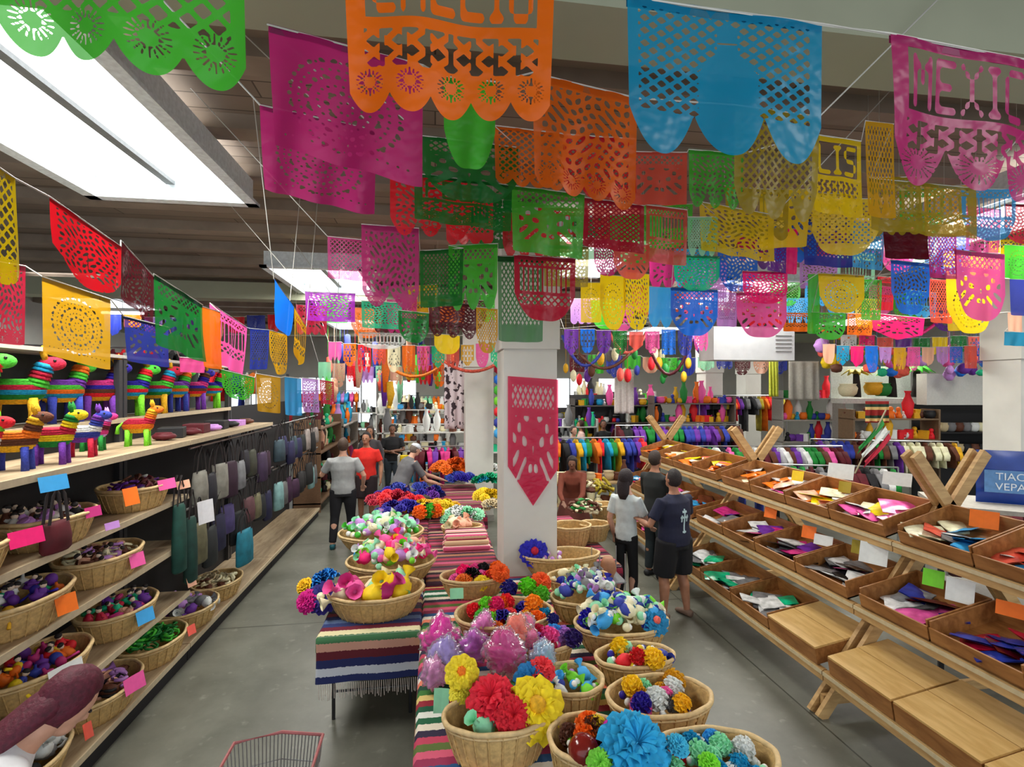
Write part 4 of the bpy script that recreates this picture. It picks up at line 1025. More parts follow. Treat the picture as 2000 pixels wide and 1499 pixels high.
flower(976, 1112, 44, (250, 90, 10), None, 'vivid orange paper flower on the rim of the yellow and orange basket', z=1.02, tilt=(.8, .3))
flower(1056, 1130, 46, (250, 85, 15), None, 'vivid orange paper flower behind the lime pompoms', z=1.02, tilt=(.6, .2))
for k_, (u, v, s_, c, lab) in enumerate(((994, 1150, 34, (28, 15, 120), 'dark blue pompom left of the lime ones'), (1030, 1146, 36, (110, 215, 30), 'lime green pompom, left one of the lime pair'), (1058, 1160, 32, (95, 190, 40), 'lime green pompom, right one of the lime pair'),
                     (1042, 1180, 36, (250, 150, 20), 'orange ruffled flower below the lime pompoms'), (968, 1183, 34, (225, 25, 110), 'crimson pink pompom on top of the bright pompom basket'),
                     (1148, 1210, 40, (25, 5, 165), 'royal blue pompom left of the heaped green and white basket'), (1120, 1247, 36, (40, 10, 95), 'dark purple pompom in the middle of the table'), (1080, 1210, 24, (30, 30, 120), 'small navy pompom right of the bright pompom basket'),
                     (1246, 1284, 34, (205, 20, 25), 'red pompom beside a yellow one'), (1278, 1288, 42, (250, 205, 30), 'yellow pompom beside the red one'),
                     (1235, 1340, 40, (250, 205, 20), 'yellow pompom at the back of the half-empty basket'), (1252, 1374, 40, (40, 15, 150), 'royal blue pompom in the half-empty basket'), (1332, 1374, 36, (245, 190, 20), 'golden pompom at the right of the half-empty basket'),
                     (1300, 1356, 28, (240, 110, 180), 'pink pompom in the half-empty basket'))):
    p = onZ(u, v, .98); s = s_ * depth(p) / F / .12
    o = link('paper_pompom', gmesh('pom'), None, p - Vector((0, 0, .055 * s)), m=gmat(c)); o.scale = (s,) * 3; o.rotation_euler = (0, 0, k_)
    tag(o, lab, 'paper flower')
flower(962, 1352, 112, (225, 20, 50), None, 'big red paper flower in the big front basket', z=1.06, tilt=(.5, -.2))
flower(1000, 1384, 80, (215, 15, 40), None, 'smaller red paper flower lowest in the big front basket', z=1.04, tilt=(.8, .1))
flower(1044, 1366, 118, (248, 215, 20), 'gold', 'big yellow paper flower hanging over the rim of the big front basket', z=1.04, tilt=(.75, .1), kind='flowerb')
flower(1040, 1318, 84, (20, 120, 185), None, 'long turquoise paper flower behind the big red one', z=1.06, tilt=(.7, 0))
flower(1058, 1300, 60, (235, 50, 60), None, 'red paper flower behind the turquoise one', z=1.10, tilt=(.4, .2))
flower(902, 1302, 74, (252, 220, 40), 'orange', 'yellow paper flower standing left of the pink parcel', z=1.12, tilt=(.9, -.1))
flower(900, 1345, 52, (240, 225, 60), None, 'pale yellow tissue flower on the left rim of the big front basket', z=1.02, tilt=(.5, -.4))
flower(908, 1322, 44, (240, 120, 90), None, 'salmon paper flower below the standing yellow one', z=1.06, tilt=(.8, -.2))
flower(1236, 1440, 158, (30, 165, 220), None, 'very large sky blue tissue pompom flower at the bottom centre', z=1.08, tilt=(.5, .1))
flower(1322, 1450, 52, (60, 185, 225), None, 'small sky blue tissue flower right of the very large one', z=1.06, tilt=(.4, .2))
flower(1205, 1418, 60, (225, 40, 180), None, 'magenta tissue flower behind the very large sky blue one', z=1.04, tilt=(.6, -.2))
flower(1165, 1410, 44, (240, 210, 30), None, 'yellow tissue flower left of the magenta one', z=1.02, tilt=(.4, -.2))
flower(1172, 1482, 60, (120, 210, 60), None, 'lime green tissue flower at the bottom, left of the sky blue one', z=1.03, tilt=(.6, -.2))
flower(1385, 1486, 50, (120, 220, 40), None, 'lime green tissue flower in the bottom right corner basket', z=1.03, tilt=(.4, .1))
p = onZ(1140, 1465, 1.0); s = .07
o = MB().ell((0, 0, 0), (s, s, s * .95), 20, 14).build('lacquered_ball', mat((120, 30, 25), .15, .1), smooth=True, loc=p); tag(o, 'glossy dark red-brown ball in the bottom centre basket', 'ball')
# -------- cellophane parcels at the corner of the green striped table
def parcel(u, v, size, col, label, z, tilt=0):
    p = onZ(u, v, z); s = size * depth(p) / F / 2
    t = thing('tissue_parcel', label, 'wrapped parcel', p, tilt); rr = random.Random(int(u * 7 + v))
    ph = [rr.uniform(0, 6) for _ in range(4)]
    from mathutils import noise as NZ
    fn = lambda q: .66 + .30 * NZ.noise(q * 1.6 + Vector(ph[:3])) + .34 * abs(NZ.noise(q * 3.7 + Vector(ph[1:]))) + .16 * abs(NZ.noise(q * 9)) + .35 * max(0, q.z) ** 5
    fn0 = lambda q: (1 + .18 * math.sin(4 * q.x + ph[0]) * math.cos(5 * q.z + ph[1]) + .13 * abs(math.sin(9 * q.y + 5 * q.x + ph[2])) + .10 * abs(math.sin(12 * q.z + 7 * q.x + ph[3])) + .45 * max(0, q.z) ** 4) * .88
    MB().ell((0, 0, 0), (s * 1.15, s * .9, s * 1.1), 44, 32, fn=fn).build('tissue', gmat(col), t, True)
    MB().ell((0, 0, .01), (s * 1.2, s * .95, s * 1.15), 44, 32, fn=lambda q: fn(q) + .10 * abs(NZ.noise(q * 6 + Vector(ph[:3])))).build('clear_wrap', clear_film(), t, True)
    return t
parcel(862, 1256, 78, (232, 50, 165), 'bright magenta tissue parcel in clear wrap at the left corner', .93)
parcel(925, 1268, 60, (190, 90, 190), 'violet tissue parcel in clear wrap beside the bright magenta one', .92)
parcel(870, 1292, 70, (170, 150, 215), 'lilac tissue parcel below the bright magenta one', .90)
parcel(985, 1285, 84, (205, 70, 140), 'big rose tissue parcel standing in clear wrap', 1.02)
parcel(1018, 1245, 66, (245, 110, 160), 'light pink tissue parcel behind the big rose one', 1.02)
parcel(1012, 1232, 50, (250, 130, 110), 'coral tissue parcel on top of the light pink one', 1.08)
parcel(945, 1236, 56, (235, 130, 200), 'pale pink tissue parcel behind the violet one', .90)
parcel(850, 1320, 56, (215, 140, 190), 'dusty pink tissue parcel at the lower left', .86)
parcel(1060, 1290, 56, (160, 190, 215), 'pale blue tissue parcel right of the big rose one', .98)
card(868, 1368, 30, 44, 'mint', 'on the left side of the big front basket', p=onZ(862, 1370, .92), rz=R(-10))
card(892, 1157, 26, 20, 'mint', 'below the yellow and orange basket', p=onZ(892, 1160, .90), rz=0)
# -------- back of the left-hand table row: heaps of paper flowers
def heap(u, v, wpx, z, kinds, cols, n, where, seed, scale=1.2, dome=.12, rt=.7):
    p = onZ(u, v, z); a = wpx / 2 * depth(p) / F * 1.3; n = int(n * 1.35); dome *= 1.5
    class T: pass
    t = T(); t.location = Vector((p.x, p.y, TZ + .01)); t.rotation_euler = Matrix.Identity(3).to_euler()
    pile(t, a, a * rt, .02, kinds, cols, n, where, seed, dome=dome, scale=scale, lay=.5)
heap(785, 1004, 100, .85, ['flower'], ['royal', 'royal'], 12, 'the low blue heap on the left tables', 1, 1.3)
heap(765, 985, 110, .85, ['flower'], ['red', 'crimson'], 14, 'the red heap on the left tables', 2, 1.4)
heap(800, 962, 120, .9, ['flower'], ['royal', 'navy', 'purple'], 12, 'the upper blue heap on the left tables', 3, 1.5)
heap(845, 992, 100, .9, ['flower'], ['yellow', 'yellow', 'gold'], 16, 'the long yellow heap on the left tables', 4, 1.2)
heap(890, 918, 92, .95, ['flower'], ['orange', 'orange'], 16, 'the orange heap at the back of the tables', 5, 1.9, .2)
heap(895, 944, 64, .85, ['flower'], ['royal', 'navy'], 8, 'the blue heap below the orange one', 6, 1.6)
heap(952, 968, 60, .95, ['flower'], ['yellow', 'yellow'], 10, 'the yellow heap against the column', 7, 1.4)
heap(953, 945, 56, .85, ['flower'], ['teal', 'turquoise'], 7, 'the teal heap against the column', 8, 1.5)
heap(955, 925, 56, .85, ['flower'], ['white', 'cream'], 7, 'the white heap behind the teal one', 9, 1.7)
heap(905, 1002, 74, .95, ['flowerb'], ['white', 'mint', 'white'], 10, 'the white heap above the peach parcels', 10, 1.3)
heap(832, 1012, 40, .9, ['pom'], ['orange', 'green', 'black'], 5, 'the cluster left of the peach parcels', 11, 1.4)
heap(960, 1003, 40, .85, ['flowerb'], ['white', 'beige'], 5, 'the small white heap at the foot of the column', 12, 1.3)
FOLD = [stripes_mat('fold_%d' % q, [(215, 90, 130), (240, 200, 190), (150, 30, 60), (60, 25, 45), (225, 190, 150)], 1, sc_) for q, sc_ in enumerate((5, 7, 6))]
# folded blankets stack beside the column
for k_, (c, lab) in enumerate((('maroon', 'bottom'), ('peach', 'middle'), ('pink', 'top'))):
    m = MB().box((0, 0, .03), (.55 - .03 * k_, .34, .055)); o = m.build('folded_blanket', FOLD[k_], loc=(.36, 6.05 + .02 * k_, TZ + .008 + .058 * k_))
    bv = o.modifiers.new('b', 'BEVEL'); bv.width = .022; bv.segments = 4
    tag(o, 'folded striped blanket, %s of the stack left of the white column' % lab, 'blanket')
# straw baskets right of the column
for k_, (u, v, w, h, lab) in enumerate(((1115, 1050, 78, .24, 'honey-coloured woven basket behind the baskets right of the column'), (1160, 1040, 60, .20, 'pale woven basket, second one right of the column'), (1180, 1000, 56, .2, 'woven basket farther back, right of the column'))):
    p = onZ(u, v, TZ + .1); a = w / 2 * depth(p) / F; basket((p.x, p.y, TZ + .008), a, a * .8, h, lab)
heap(1140, 1000, 60, .9, ['purse', 'strap'], ['beige', 'brown', 'dgreen', 'cream'], 14, 'the heap of straw goods right of the column', 21, 2.2, .1)
heap(1165, 960, 70, .9, ['purse', 'strap'], ['beige', 'brown', 'olive', 'cream'], 12, 'the farther heap of straw goods right of the column', 22, 2.6, .1)
# small wire stand with brown pots, right of the baskets
t = thing('wire_stand', 'low chrome wire stand with two shelves at the end of the basket table', 'stand', (1.72, 4.95, 0))
for z in (.35, .72): MB().box((0, 0, z), (.28, .28, .012)).build('shelf', mat((170, 172, 175), .3, .05, metal=.8), t)
for x in (-.13, .13):
    for y in (-.13, .13): MB().loft([(x, y, 0), (x, y, 1.0)], [.006], 6).build('post', mat((170, 172, 175), .3, .05, metal=.8), t)
for k_, (z, c) in enumerate(((.726, (160, 110, 80)), (.356, (140, 90, 60)))):
    o = MB().loft([(0, 0, 0), (0, 0, .08), (0, 0, .16), (0, 0, .20)], [.05, .085, .07, .05], 16).build('clay_pot', mat(c, .6), smooth=True, loc=(1.72, 4.95, z)); tag(o, 'brown clay pot on the %s shelf of the wire stand' % ('upper', 'lower')[k_], 'pot')
# shopping basket of wire at the bottom
p = onZ(545, 1440, .98)
t = thing('wire_cart', 'grey wire shopping cart with a dusty red rim at the bottom edge', 'shopping cart', (p.x, p.y - .25, 0))
wire = mat((150, 148, 146), .35, .05, metal=.7); red = mat((165, 90, 90), .5)
W_, L_ = .40, .5
def rect(z, k, yo=0): return [(-W_ / 2 * k, -L_ / 2 * k + yo, z), (W_ / 2 * k, -L_ / 2 * k + yo, z), (W_ / 2 * k, L_ / 2 * k + yo, z), (0, L_ / 2 * k + .05 + yo, z), (-W_ / 2 * k, L_ / 2 * k + yo, z), (-W_ / 2 * k, -L_ / 2 * k + yo, z)]
MB().loft(rect(.97, 1), [.008], 6).build('rim', red, t)
m = MB()
for z, k in ((.60, .8), (.72, .87), (.85, .94)): m.loft(rect(z, k), [.003], 4)
top, bot = rect(.97, 1), rect(.60, .8)
for q in range(5):
    for i in range(12):
        f = i / 12; m.loft([Vector(top[q]).lerp(Vector(top[q + 1]), f), Vector(bot[q]).lerp(Vector(bot[q + 1]), f)], [.0025], 4)
for i in range(11): m.loft([(-W_ * .4 + W_ * .08 * i, -L_ * .4, .6), (-W_ * .4 + W_ * .08 * i, L_ * .4, .6)], [.0025], 4)
m.build('wire_basket', wire, t)
for x in (-.16, .16):
    for y in (-.2, .2):
        lg_ = MB().loft([(x, y, .09), (x * .9, y * .9, .6)], [.010], 6).build('leg', wire, t)
        MB().loft([(x - .012, y, .045), (x + .012, y, .045)], [.045], 14, side=(0, 1, 0)).build('wheel', dark, lg_)
# ------------------------------------------------------------------ wooden card racks on the right
pine = wood_mat('pine', (178, 140, 88), (206, 168, 112), .55, (2, 2, 10)); tray_m = wood_mat('tray_wood', (140, 90, 44), (172, 118, 64), .5, (10, 2, 8)); tray_in = tray_m
lid_m = wood_mat('pale_lid', (202, 160, 92), (222, 184, 118), .5, (8, 1.5, 8))
RX = 4.25; DX, DZ = 1.21, 1.63
def frame(y, lab):
    t = thing('trestle', 'crossed pine trestle carrying the card racks, ' + lab, 'trestle', (RX, y, 0))
    for s in (-1, 1):
        for q in (-.045, .045):
            a = Vector((s * DX, q + s * .0, .02)); b = Vector((-s * .36, q, DZ + .36 / DX * DZ))
            MB().bar(a, b, .036, .088, side=(0, 1, 0)).build('leg', pine, t) if False else MB().bar((s * DX, q * 1.0 + (.0), .0), (-s * .34, q, DZ + .46), .036, .09, side=(1, 0, .7)).build('leg', pine, t)
    MB().bar((-DX + .05, 0, .12), (DX - .05, 0, .12), .035, .08).build('tie_bar', pine, t)
    return t
YF_ = [1.25, 3.72, 6.32, 9.0]
for y, lab in zip(YF_, ('off the right edge', 'nearest one showing its crossed top', 'middle one', 'farthest one')): frame(y, lab)
# tier: front x, front z, depth, tilt rise
TIERS = [(3.10, .36, .56, .10, 'lowest'), (3.38, .88, .56, .12, 'middle'), (3.74, 1.375, .54, .16, 'top')]
def tray(loc, L, D, H, rise, label, group, closed=False):
    """open wooden tray, its back raised; local x = depth, y = length"""
    t = thing('wooden_tray', label, 'tray' if not closed else 'box', loc, 0, group); t.rotation_euler = (0, -math.atan2(rise, D), 0)
    th = .012
    if closed:
        b = MB(); b.box((D / 2, 0, H / 2), (D, L, H)); b.build('box_body', tray_m, t)
        for s in (0, 1):
            o = MB().box((D * (.25 + .5 * s), 0, H + .008), (D / 2 - .006, L - .004, .016)).build('lid', lid_m, t)
    else:
        MB().box((D / 2, 0, th / 2), (D, L, th)).build('tray_bottom', tray_in, t)
        m = MB()
        m.box((th / 2, 0, H * .35), (th, L, H * .7)); m.build('front_board', tray_m, t)
        MB().box((D - th / 2, 0, H / 2), (th, L, H)).build('back_board', tray_m, t)
        for s in (-1, 1): MB().box((D / 2, s * (L / 2 - th / 2), H / 2), (D - 2 * th, th, H)).build('side_board', tray_m, t)
    return t
PM = {}
def packet_mesh(w, h):
    k = (w, h)
    if k not in PM:
        m = MB(); m.grid(8, 8, lambda a, b: ((a - .5) * w, (b - .5) * h, .006 + .012 * math.sin(PI * a) * math.sin(PI * b) + .003 * math.sin(9 * a + 7 * b)))
        m.grid(8, 8, lambda a, b: ((b - .5) * w, (a - .5) * h, 0)); PM[k] = m.mesh('packet', base, True)
    return PM[k]
def fill(t, L, D, H, rise, cols, n, where, seed):
    r = random.Random(seed); ang = math.atan2(rise, D)
    for i in range(n):
        w, h = r.choice(((.22, .28), (.17, .24), (.24, .2)))
        x = r.uniform(.12, D - .12); y = r.uniform(-L / 2 + .10, L / 2 - .10); z = .02 + .008 * (i % 7) + r.uniform(0, .015)
        c = r.choice(cols)
        X = t.location.x + x * math.cos(ang) - z * math.sin(ang); Z = t.location.z + x * math.sin(ang) + z * math.cos(ang)
        o = link('packet', packet_mesh(w, h), None, (X, t.location.y + y, Z), m=mat(C[c] if isinstance(c, str) else c, .22, .35, 12, kind='packet'))
        o.rotation_euler = (r.uniform(-.08, .08), -ang + r.uniform(-.1, .1), r.uniform(0, 6.3))
        tag(o, '%s packet lying in %s' % (wn(c), where), 'packet', '%s packets in %s' % (wn(c), where))
UN = ['rack past the right edge', 'nearest rack section', 'middle rack section', 'far rack section']
CONT = {('top', 1): ['white', 'lilac', 'grey', 'salmon', 'sky', 'navy', 'cream'], ('top', 2): ['white', 'pink', 'yellow', 'orange', 'peach', 'cream'], ('top', 3): ['orange', 'salmon', 'yellow', 'cream', 'white'],
        ('middle', 1): ['crimson', 'pink', 'grey', 'navy', 'white', 'maroon'], ('middle', 2): ['magenta', 'grey', 'white', 'black', 'purple'], ('middle', 3): ['crimson', 'pink', 'white', 'sky', 'brown'],
        ('lowest', 1): ['grey', 'white'], ('lowest', 2): ['teal', 'grey', 'white', 'black'], ('lowest', 3): ['pink', 'lilac', 'peach', 'white', 'purple']}
for ti, (x0, z0, D, rise, tn) in enumerate(TIERS):
    for ui in range(3):
        ya, yb = YF_[ui] + (.06 if ui else .06), YF_[ui + 1] - .06
        yl = YF_[ui + 1] - YF_[ui]
        t = thing('rack_rail', 'long pine rail carrying the %s tier of trays, %s' % (tn, UN[ui + 1] if ui else 'nearest the viewer'), 'rail', (x0, (YF_[ui] + YF_[ui + 1]) / 2, z0))
        MB().box((.02, 0, -.05), (.04, yl - .01, .09)).build('front_rail', pine, t)
        MB().box((D - .06, 0, rise * .85 - .05), (.04, yl - .01, .07)).build('rear_rail', pine, t)
        MB().box((-.006, 0, -.028), (.008, yl - .01, .03)).build('label_strip', mat((205, 188, 150), .5, .08), t)
        n = 4 if ti == 0 else 4
        for b in range(n):
            L = (yb - ya) / n - .015; yc = ya + (b + .5) * (yb - ya) / n
            closed = ti == 0 and (ui == 0 or (ui == 1 and b == 0)) 
            w = '%s tier, %s' % (tn, UN[ui + 1] if ui or True else '')
            idx = ('nearest', 'second', 'third', 'farthest')[b]
            if yc < 1.7: continue
            where = 'the %s tray of the %s' % (idx, w)
            tt = tray((x0 + .005, yc, z0 + .002), L, D, .15 if not closed else .13, rise, ('pale lidded wooden box, ' if closed else 'open wooden tray, ') + where[4:].replace(' tray of', ' on'), 'wooden trays of the ' + w, closed)
            if not closed:
                fill(tt, L, D, .13, rise, CONT[(tn, ui + 1)], 10, where, 500 + ti * 20 + ui * 5 + b)
# cards standing on the racks
def rcard(u, v, w, h, col, where, X, tilt=.3, rz=-62):
    card(u, v, w, h, col, where, p=onX(u, v, X), tilt=tilt, rz=R(rz))
for a in ((1642, 921, 46, 30, 'white', 'sticking up behind the middle top trays', 4.35), (1752, 936, 48, 26, 'white', 'leaning behind the nearest top trays', 4.35), (1558, 930, 22, 20, 'yellow', 'in the yellow packets of the top tier', 4.1),
          (1650, 952, 22, 22, 'olive', 'on the back of a middle top tray', 4.15), (1922, 1015, 44, 34, 'orange', 'on the back of the nearest top tray', 4.15), (1706, 1082, 48, 40, 'white', 'hanging under the top rail', 3.74),
          (1680, 1070, 30, 26, 'olive', 'behind the white one under the top rail', 3.8), (1823, 1130, 34, 32, 'lime', 'hanging under the top rail at the right', 3.76), (1580, 1040, 26, 24, 'orange', 'under the top rail, middle section', 3.78),
          (1608, 1056, 34, 20, 'white', 'dotted, under the top rail, middle section', 3.76), (1505, 1002, 24, 20, 'orange', 'under the top rail, far section', 3.8), (1875, 1155, 44, 44, 'white', 'pinned with pink and green marks, under the top rail', 3.76),
          (1985, 1194, 60, 28, 'orange', 'on the middle tier at the right edge', 3.8)): rcard(*a)
# blue packet with white lettering at the right edge
def text_obj(txt, p, size, m, rz=0, parent=None, name='lettering', ext=.001):
    cu = bpy.data.curves.new(name, 'FONT'); cu.body = txt; cu.size = size; cu.align_x = 'CENTER'; cu.align_y = 'CENTER'; cu.extrude = ext
    tmp = bpy.data.objects.new('tmp', cu); COL.objects.link(tmp)
    dg = bpy.context.evaluated_depsgraph_get(); dg.update()
    me = bpy.data.meshes.new_from_object(tmp.evaluated_get(dg)); bpy.data.objects.remove(tmp); me.materials.clear(); me.materials.append(m)
    o = bpy.data.objects.new(name, me); COL.objects.link(o)
    if parent: o.parent = parent
    o.location = p; o.rotation_euler = (R(90), 0, rz); return o
p = onX(1968, 985, 5.3)
t = thing('blue_packet', 'large blue packet with two lines of white lettering standing at the right edge', 'packet', p, R(-35))
dd = depth(p)
m = MB(); W_, H_ = 96 * dd / F, 104 * dd / F
m.grid(14, 14, lambda a, b: ((a - .5) * W_, -.05 * math.sin(PI * a) * math.sin(PI * b) - .01 * math.sin(8 * b), b * H_)); m.grid(14, 14, lambda a, b: ((.5 - a) * W_, .05 * math.sin(PI * a) * math.sin(PI * b), b * H_))
m.build('packet_body', mat((20, 60, 150), .25, .2, 8), t, True)
m = MB(); m.grid(12, 10, lambda a, b: ((a - .5) * W_ * .8, -.058 - .0 * a, H_ * (.22 + .42 * b))); lp_ = m.build('label_panel', mat((90, 140, 195), .3), t)
wl = mat((225, 235, 245), .4)
text_obj('TIAC', (0, -.064, H_ * .52), H_ * .19, wl, 0, lp_); text_obj('VEPA', (0, -.064, H_ * .33), H_ * .19, wl, 0, lp_)
def parked_rack(loc, L, D, z, label, rz=0):
    t = thing('display_table', label, 'table', loc, rz)
    MB().box((0, 0, z - .02), (L, D, .04)).build('tabletop', mat((170, 165, 155), .5), t)
    MB().box((0, 0, z * .45), (L - .04, D - .04, .02)).build('lower_shelf', mat((150, 146, 138), .5), t)
    for x in (-1, 1):
        for y in (-1, 1): MB().box((x * (L / 2 - .03), y * (D / 2 - .03), z / 2 - .02), (.04, .04, z - .04)).build('leg', metal_dark, t)
    return t
parked_rack((p.x, p.y, 0), 1.2, .7, p.z - .002, 'grey display table under the blue packet', R(-35))
# ------------------------------------------------------------------ people
def remesh(mb, name, m, parent, vox, smooth_iter=2):
    me = mb.mesh('tmp'); o = bpy.data.objects.new('tmp', me); COL.objects.link(o)
    md = o.modifiers.new('r', 'REMESH'); md.mode = 'VOXEL'; md.voxel_size = vox; md.use_smooth_shade = True
    if smooth_iter: s = o.modifiers.new('s', 'SMOOTH'); s.iterations = smooth_iter; s.factor = .5
    dg = bpy.context.evaluated_depsgraph_get(); dg.update()
    ev = o.evaluated_get(dg); new = bpy.data.meshes.new_from_object(ev, depsgraph=dg)
    bpy.data.objects.remove(o); bpy.data.meshes.remove(me)
    new.materials.clear(); new.materials.append(m); new.polygons.foreach_set('use_smooth', [True] * len(new.polygons))
    new.name = name
    return link(name, new, parent)
SKIN = dict(light=(205, 155, 130), tan=(165, 115, 88), brown=(120, 80, 60))
def person(loc, face, H, label, skin='light', hair=(40, 28, 22), top=(120, 122, 124), sleeve='short', bottom='trousers', bcol=(22, 22, 28), shoe=(30, 30, 34), wide=1.0, lean=0, armL=None, armR=None,
           legs=((-.10, 0), (.10, 0)), hairlen=0, cap=None, vox=.013, headturn=0, emblem=False, bun=False):
    """face = heading in degrees (0 looks along +y, away from the viewer)"""
    t = thing('person', label, 'person', loc, R(face)); s = H / 1.7; t.scale = (s,) * 3
    L = Matrix.Rotation(-lean, 3, 'X'); P0 = Vector((0, 0, .95))
    up = lambda p: P0 + L @ (Vector(p) - P0)
    w = wide
    armL = armL or ((-.26 * w ** .5, -.02, 1.12), (-.27 * w ** .5, .06, .88)); armR = armR or ((.26 * w ** .5, -.02, 1.12), (.27 * w ** .5, .06, .88))
    sk = mat(SKIN[skin], .55, .08, 20, kind='skin')
    b = MB()
    tors = [((0, 0, .84), (.13 * w, .095 * w)), ((0, 0, .95), (.155 * w, .11 * w)), ((0, .005, 1.08), (.13 * w, .095 * w)), ((0, .005, 1.25), (.155 * w, .11 * w)), ((0, -.005, 1.38), (.15 * w, .085 * w)), ((0, 0, 1.43), (.09, .065)), ((0, .005, 1.48), (.055, .055)), ((0, .015, 1.55), (.052, .055))]
    b.loft([up(p) for p, _ in tors], [r for _, r in tors], 20)
    hc = up((0, .02, 1.615)); HM = L @ Matrix.Rotation(headturn, 3, 'Z')
    b.ell(hc, (.072, .092, .108), 18, 14, HM, fn=lambda q: 1 - .10 * max(0, -q.z) * (1 - q.y))
    b.ell(hc + HM @ Vector((0, .055, -.06)), (.045, .04, .045), 12, 8, HM)      # jaw
    b.loft([hc + HM @ Vector((0, .088, .02)), hc + HM @ Vector((0, .104, -.015)), hc + HM @ Vector((0, .09, -.028))], [.008, .014, .012], 8)  # nose
    for q in (-1, 1): b.ell(hc + HM @ Vector((q * .075, -.005, -.005)), (.012, .02, .03), 8, 6, HM)   # ears
    hands = []
    for q, arm in ((-1, armL), (1, armR)):
        sh = up((q * .165 * w, 0, 1.375)); el, ha = Vector(arm[0]), Vector(arm[1])
        if lean and arm[0][2] > .8 and len(arm) < 3: pass
        b.loft([up((q * .10 * w, 0, 1.37)), sh, sh.lerp(el, .4), el, el.lerp(ha, .35), ha], [.05, .054, .046, .038, .039, .026], 12)
        d = (ha - el).normalized(); sd = Vector((0, 0, 1)).cross(d); sd = sd.normalized() if sd.length > .1 else Vector((0, 1, 0))
        if abs(d.z) > .8: sd = Vector((0, 1, 0)) - d * d.y; sd.normalize()
        nb = d.cross(sd).normalized()
        b.loft([ha, ha + d * .03, ha + d * .085], [(.026, .02), (.040, .016), (.038, .013)], 12, side=sd)
        for f, (off, ln) in enumerate(((-.030, .060), (-.010, .072), (.010, .068), (.029, .052))):
            a0 = ha + d * .08 + sd * off; a1 = a0 + d * ln * .5 + nb * (-.006) * q; a2 = a0 + d * ln * .92 - nb * .022 * q
            b.loft([a0, a1, a2], [.0095, .009, .0075], 7)
        th0 = ha + d * .025 - sd * .030; b.loft([th0, th0 + d * .03 - sd * .022, th0 + d * .06 - sd * .024], [.012, .0105, .009], 7)
        hands.append(ha)
    feet = []
    for q, (fx, fy) in ((-1, legs[0]), (1, legs[1])):
        hp = Vector((q * .085 * w, 0, .90)); an = Vector((fx * (w ** .3), fy, .07)); kn = hp.lerp(an, .5) + Vector((0, .035, 0))
        b.loft([hp + Vector((0, 0, .03)), hp.lerp(kn, .3), kn, kn.lerp(an, .3) + Vector((0, -.015, 0)), an], [.088 * w, .078 * w, .054 * w ** .5, .055 * w ** .5, .036], 14)
        b.loft([an + Vector((0, -.05, -.03)), an + Vector((0, .03, -.03)), an + Vector((0, .13, -.045))], [(.033, .03), (.042, .034), (.036, .018)], 10)
        feet.append((hp, kn, an))
    bo_ = remesh(b, 'body', sk, t, max(vox * .8, .009), 1)
    # shirt
    c = MB()
    st = [((0, 0, .86), (.165 * w, .125 * w)), ((0, 0, .96), (.17 * w, .127 * w)), ((0, .005, 1.08), (.155 * w, .115 * w)), ((0, .005, 1.25), (.175 * w, .128 * w)), ((0, -.004, 1.37), (.168 * w, .10 * w)), ((0, 0, 1.425), (.10 * w, .075)), ((0, 0, 1.455), (.066, .064))]
    c.loft([up(p) for p, _ in st], [r for _, r in st], 24)
    for q, arm in ((-1, armL), (1, armR)):
        sh = up((q * .165 * w, 0, 1.375)); el, ha = Vector(arm[0]), Vector(arm[1])
        if sleeve == 'short': c.loft([up((q * .09 * w, 0, 1.375)), sh, sh.lerp(el, .72)], [.066, .070, .066], 14)
        elif sleeve == 'long': c.loft([up((q * .09 * w, 0, 1.375)), sh, sh.lerp(el, .5), el, ha - (ha - el) * .05], [.066, .068, .058, .050, .038], 14)
        else: c.loft([up((q * .09 * w, 0, 1.385)), up((q * .15 * w, 0, 1.385))], [.05, .045], 10)
    tm = mat(top, .85, .12, 12, bump=.3, kind='cloth')
    shirt = remesh(c, 'shirt', tm, t, vox)
    bm_ = mat(bcol, .85, .12, 14, bump=.3, kind='cloth'); c = MB()
    c.loft([(0, 0, .82), (0, 0, .92), (0, 0, 1.0)], [(.155 * w, .12 * w), (.168 * w, .122 * w), (.15 * w, .11 * w)], 20)
    for hp, kn, an in feet:
        if bottom == 'trousers': c.loft([hp + Vector((0, 0, .02)), hp.lerp(kn, .4), kn, kn.lerp(an, .5), an + Vector((0, 0, .03))], [.10 * w, .090 * w, .072, .066, .056], 14)
        elif bottom == 'leggings': c.loft([hp + Vector((0, 0, .02)), hp.lerp(kn, .4), kn, kn.lerp(an, .35), an + Vector((0, 0, .05))], [.096 * w, .084 * w, .060, .060, .041], 14)
        elif bottom == 'shorts': c.loft([hp + Vector((0, 0, .02)), hp.lerp(kn, .5), kn + (kn - hp) * -.05], [.108 * w, .105 * w, .098 * w], 16)
    if bottom == 'skirt': c.loft([(0, 0, .95), (0, 0, .75), (0, 0, .42)], [(.16 * w, .12 * w), (.22 * w, .17 * w), (.29 * w, .24 * w)], 24)
    remesh(c, {'trousers': 'trousers', 'leggings': 'leggings', 'shorts': 'shorts', 'skirt': 'skirt'}[bottom], bm_, t, vox)
    for hp, kn, an in feet:
        m = MB(); m.loft([an + Vector((0, -.065, -.03)), an + Vector((0, -.01, -.025)), an + Vector((0, .07, -.035)), an + Vector((0, .155, -.048))], [(.036, .038), (.045, .044), (.046, .034), (.034, .020)], 14)
        zmin = min(v[2] for v in m.v); m.v = [(x, y, max(z, 0.0)) for x, y, z in m.v]; m.build('shoe', mat(shoe, .6), t, True)
    # hair
    h = MB()
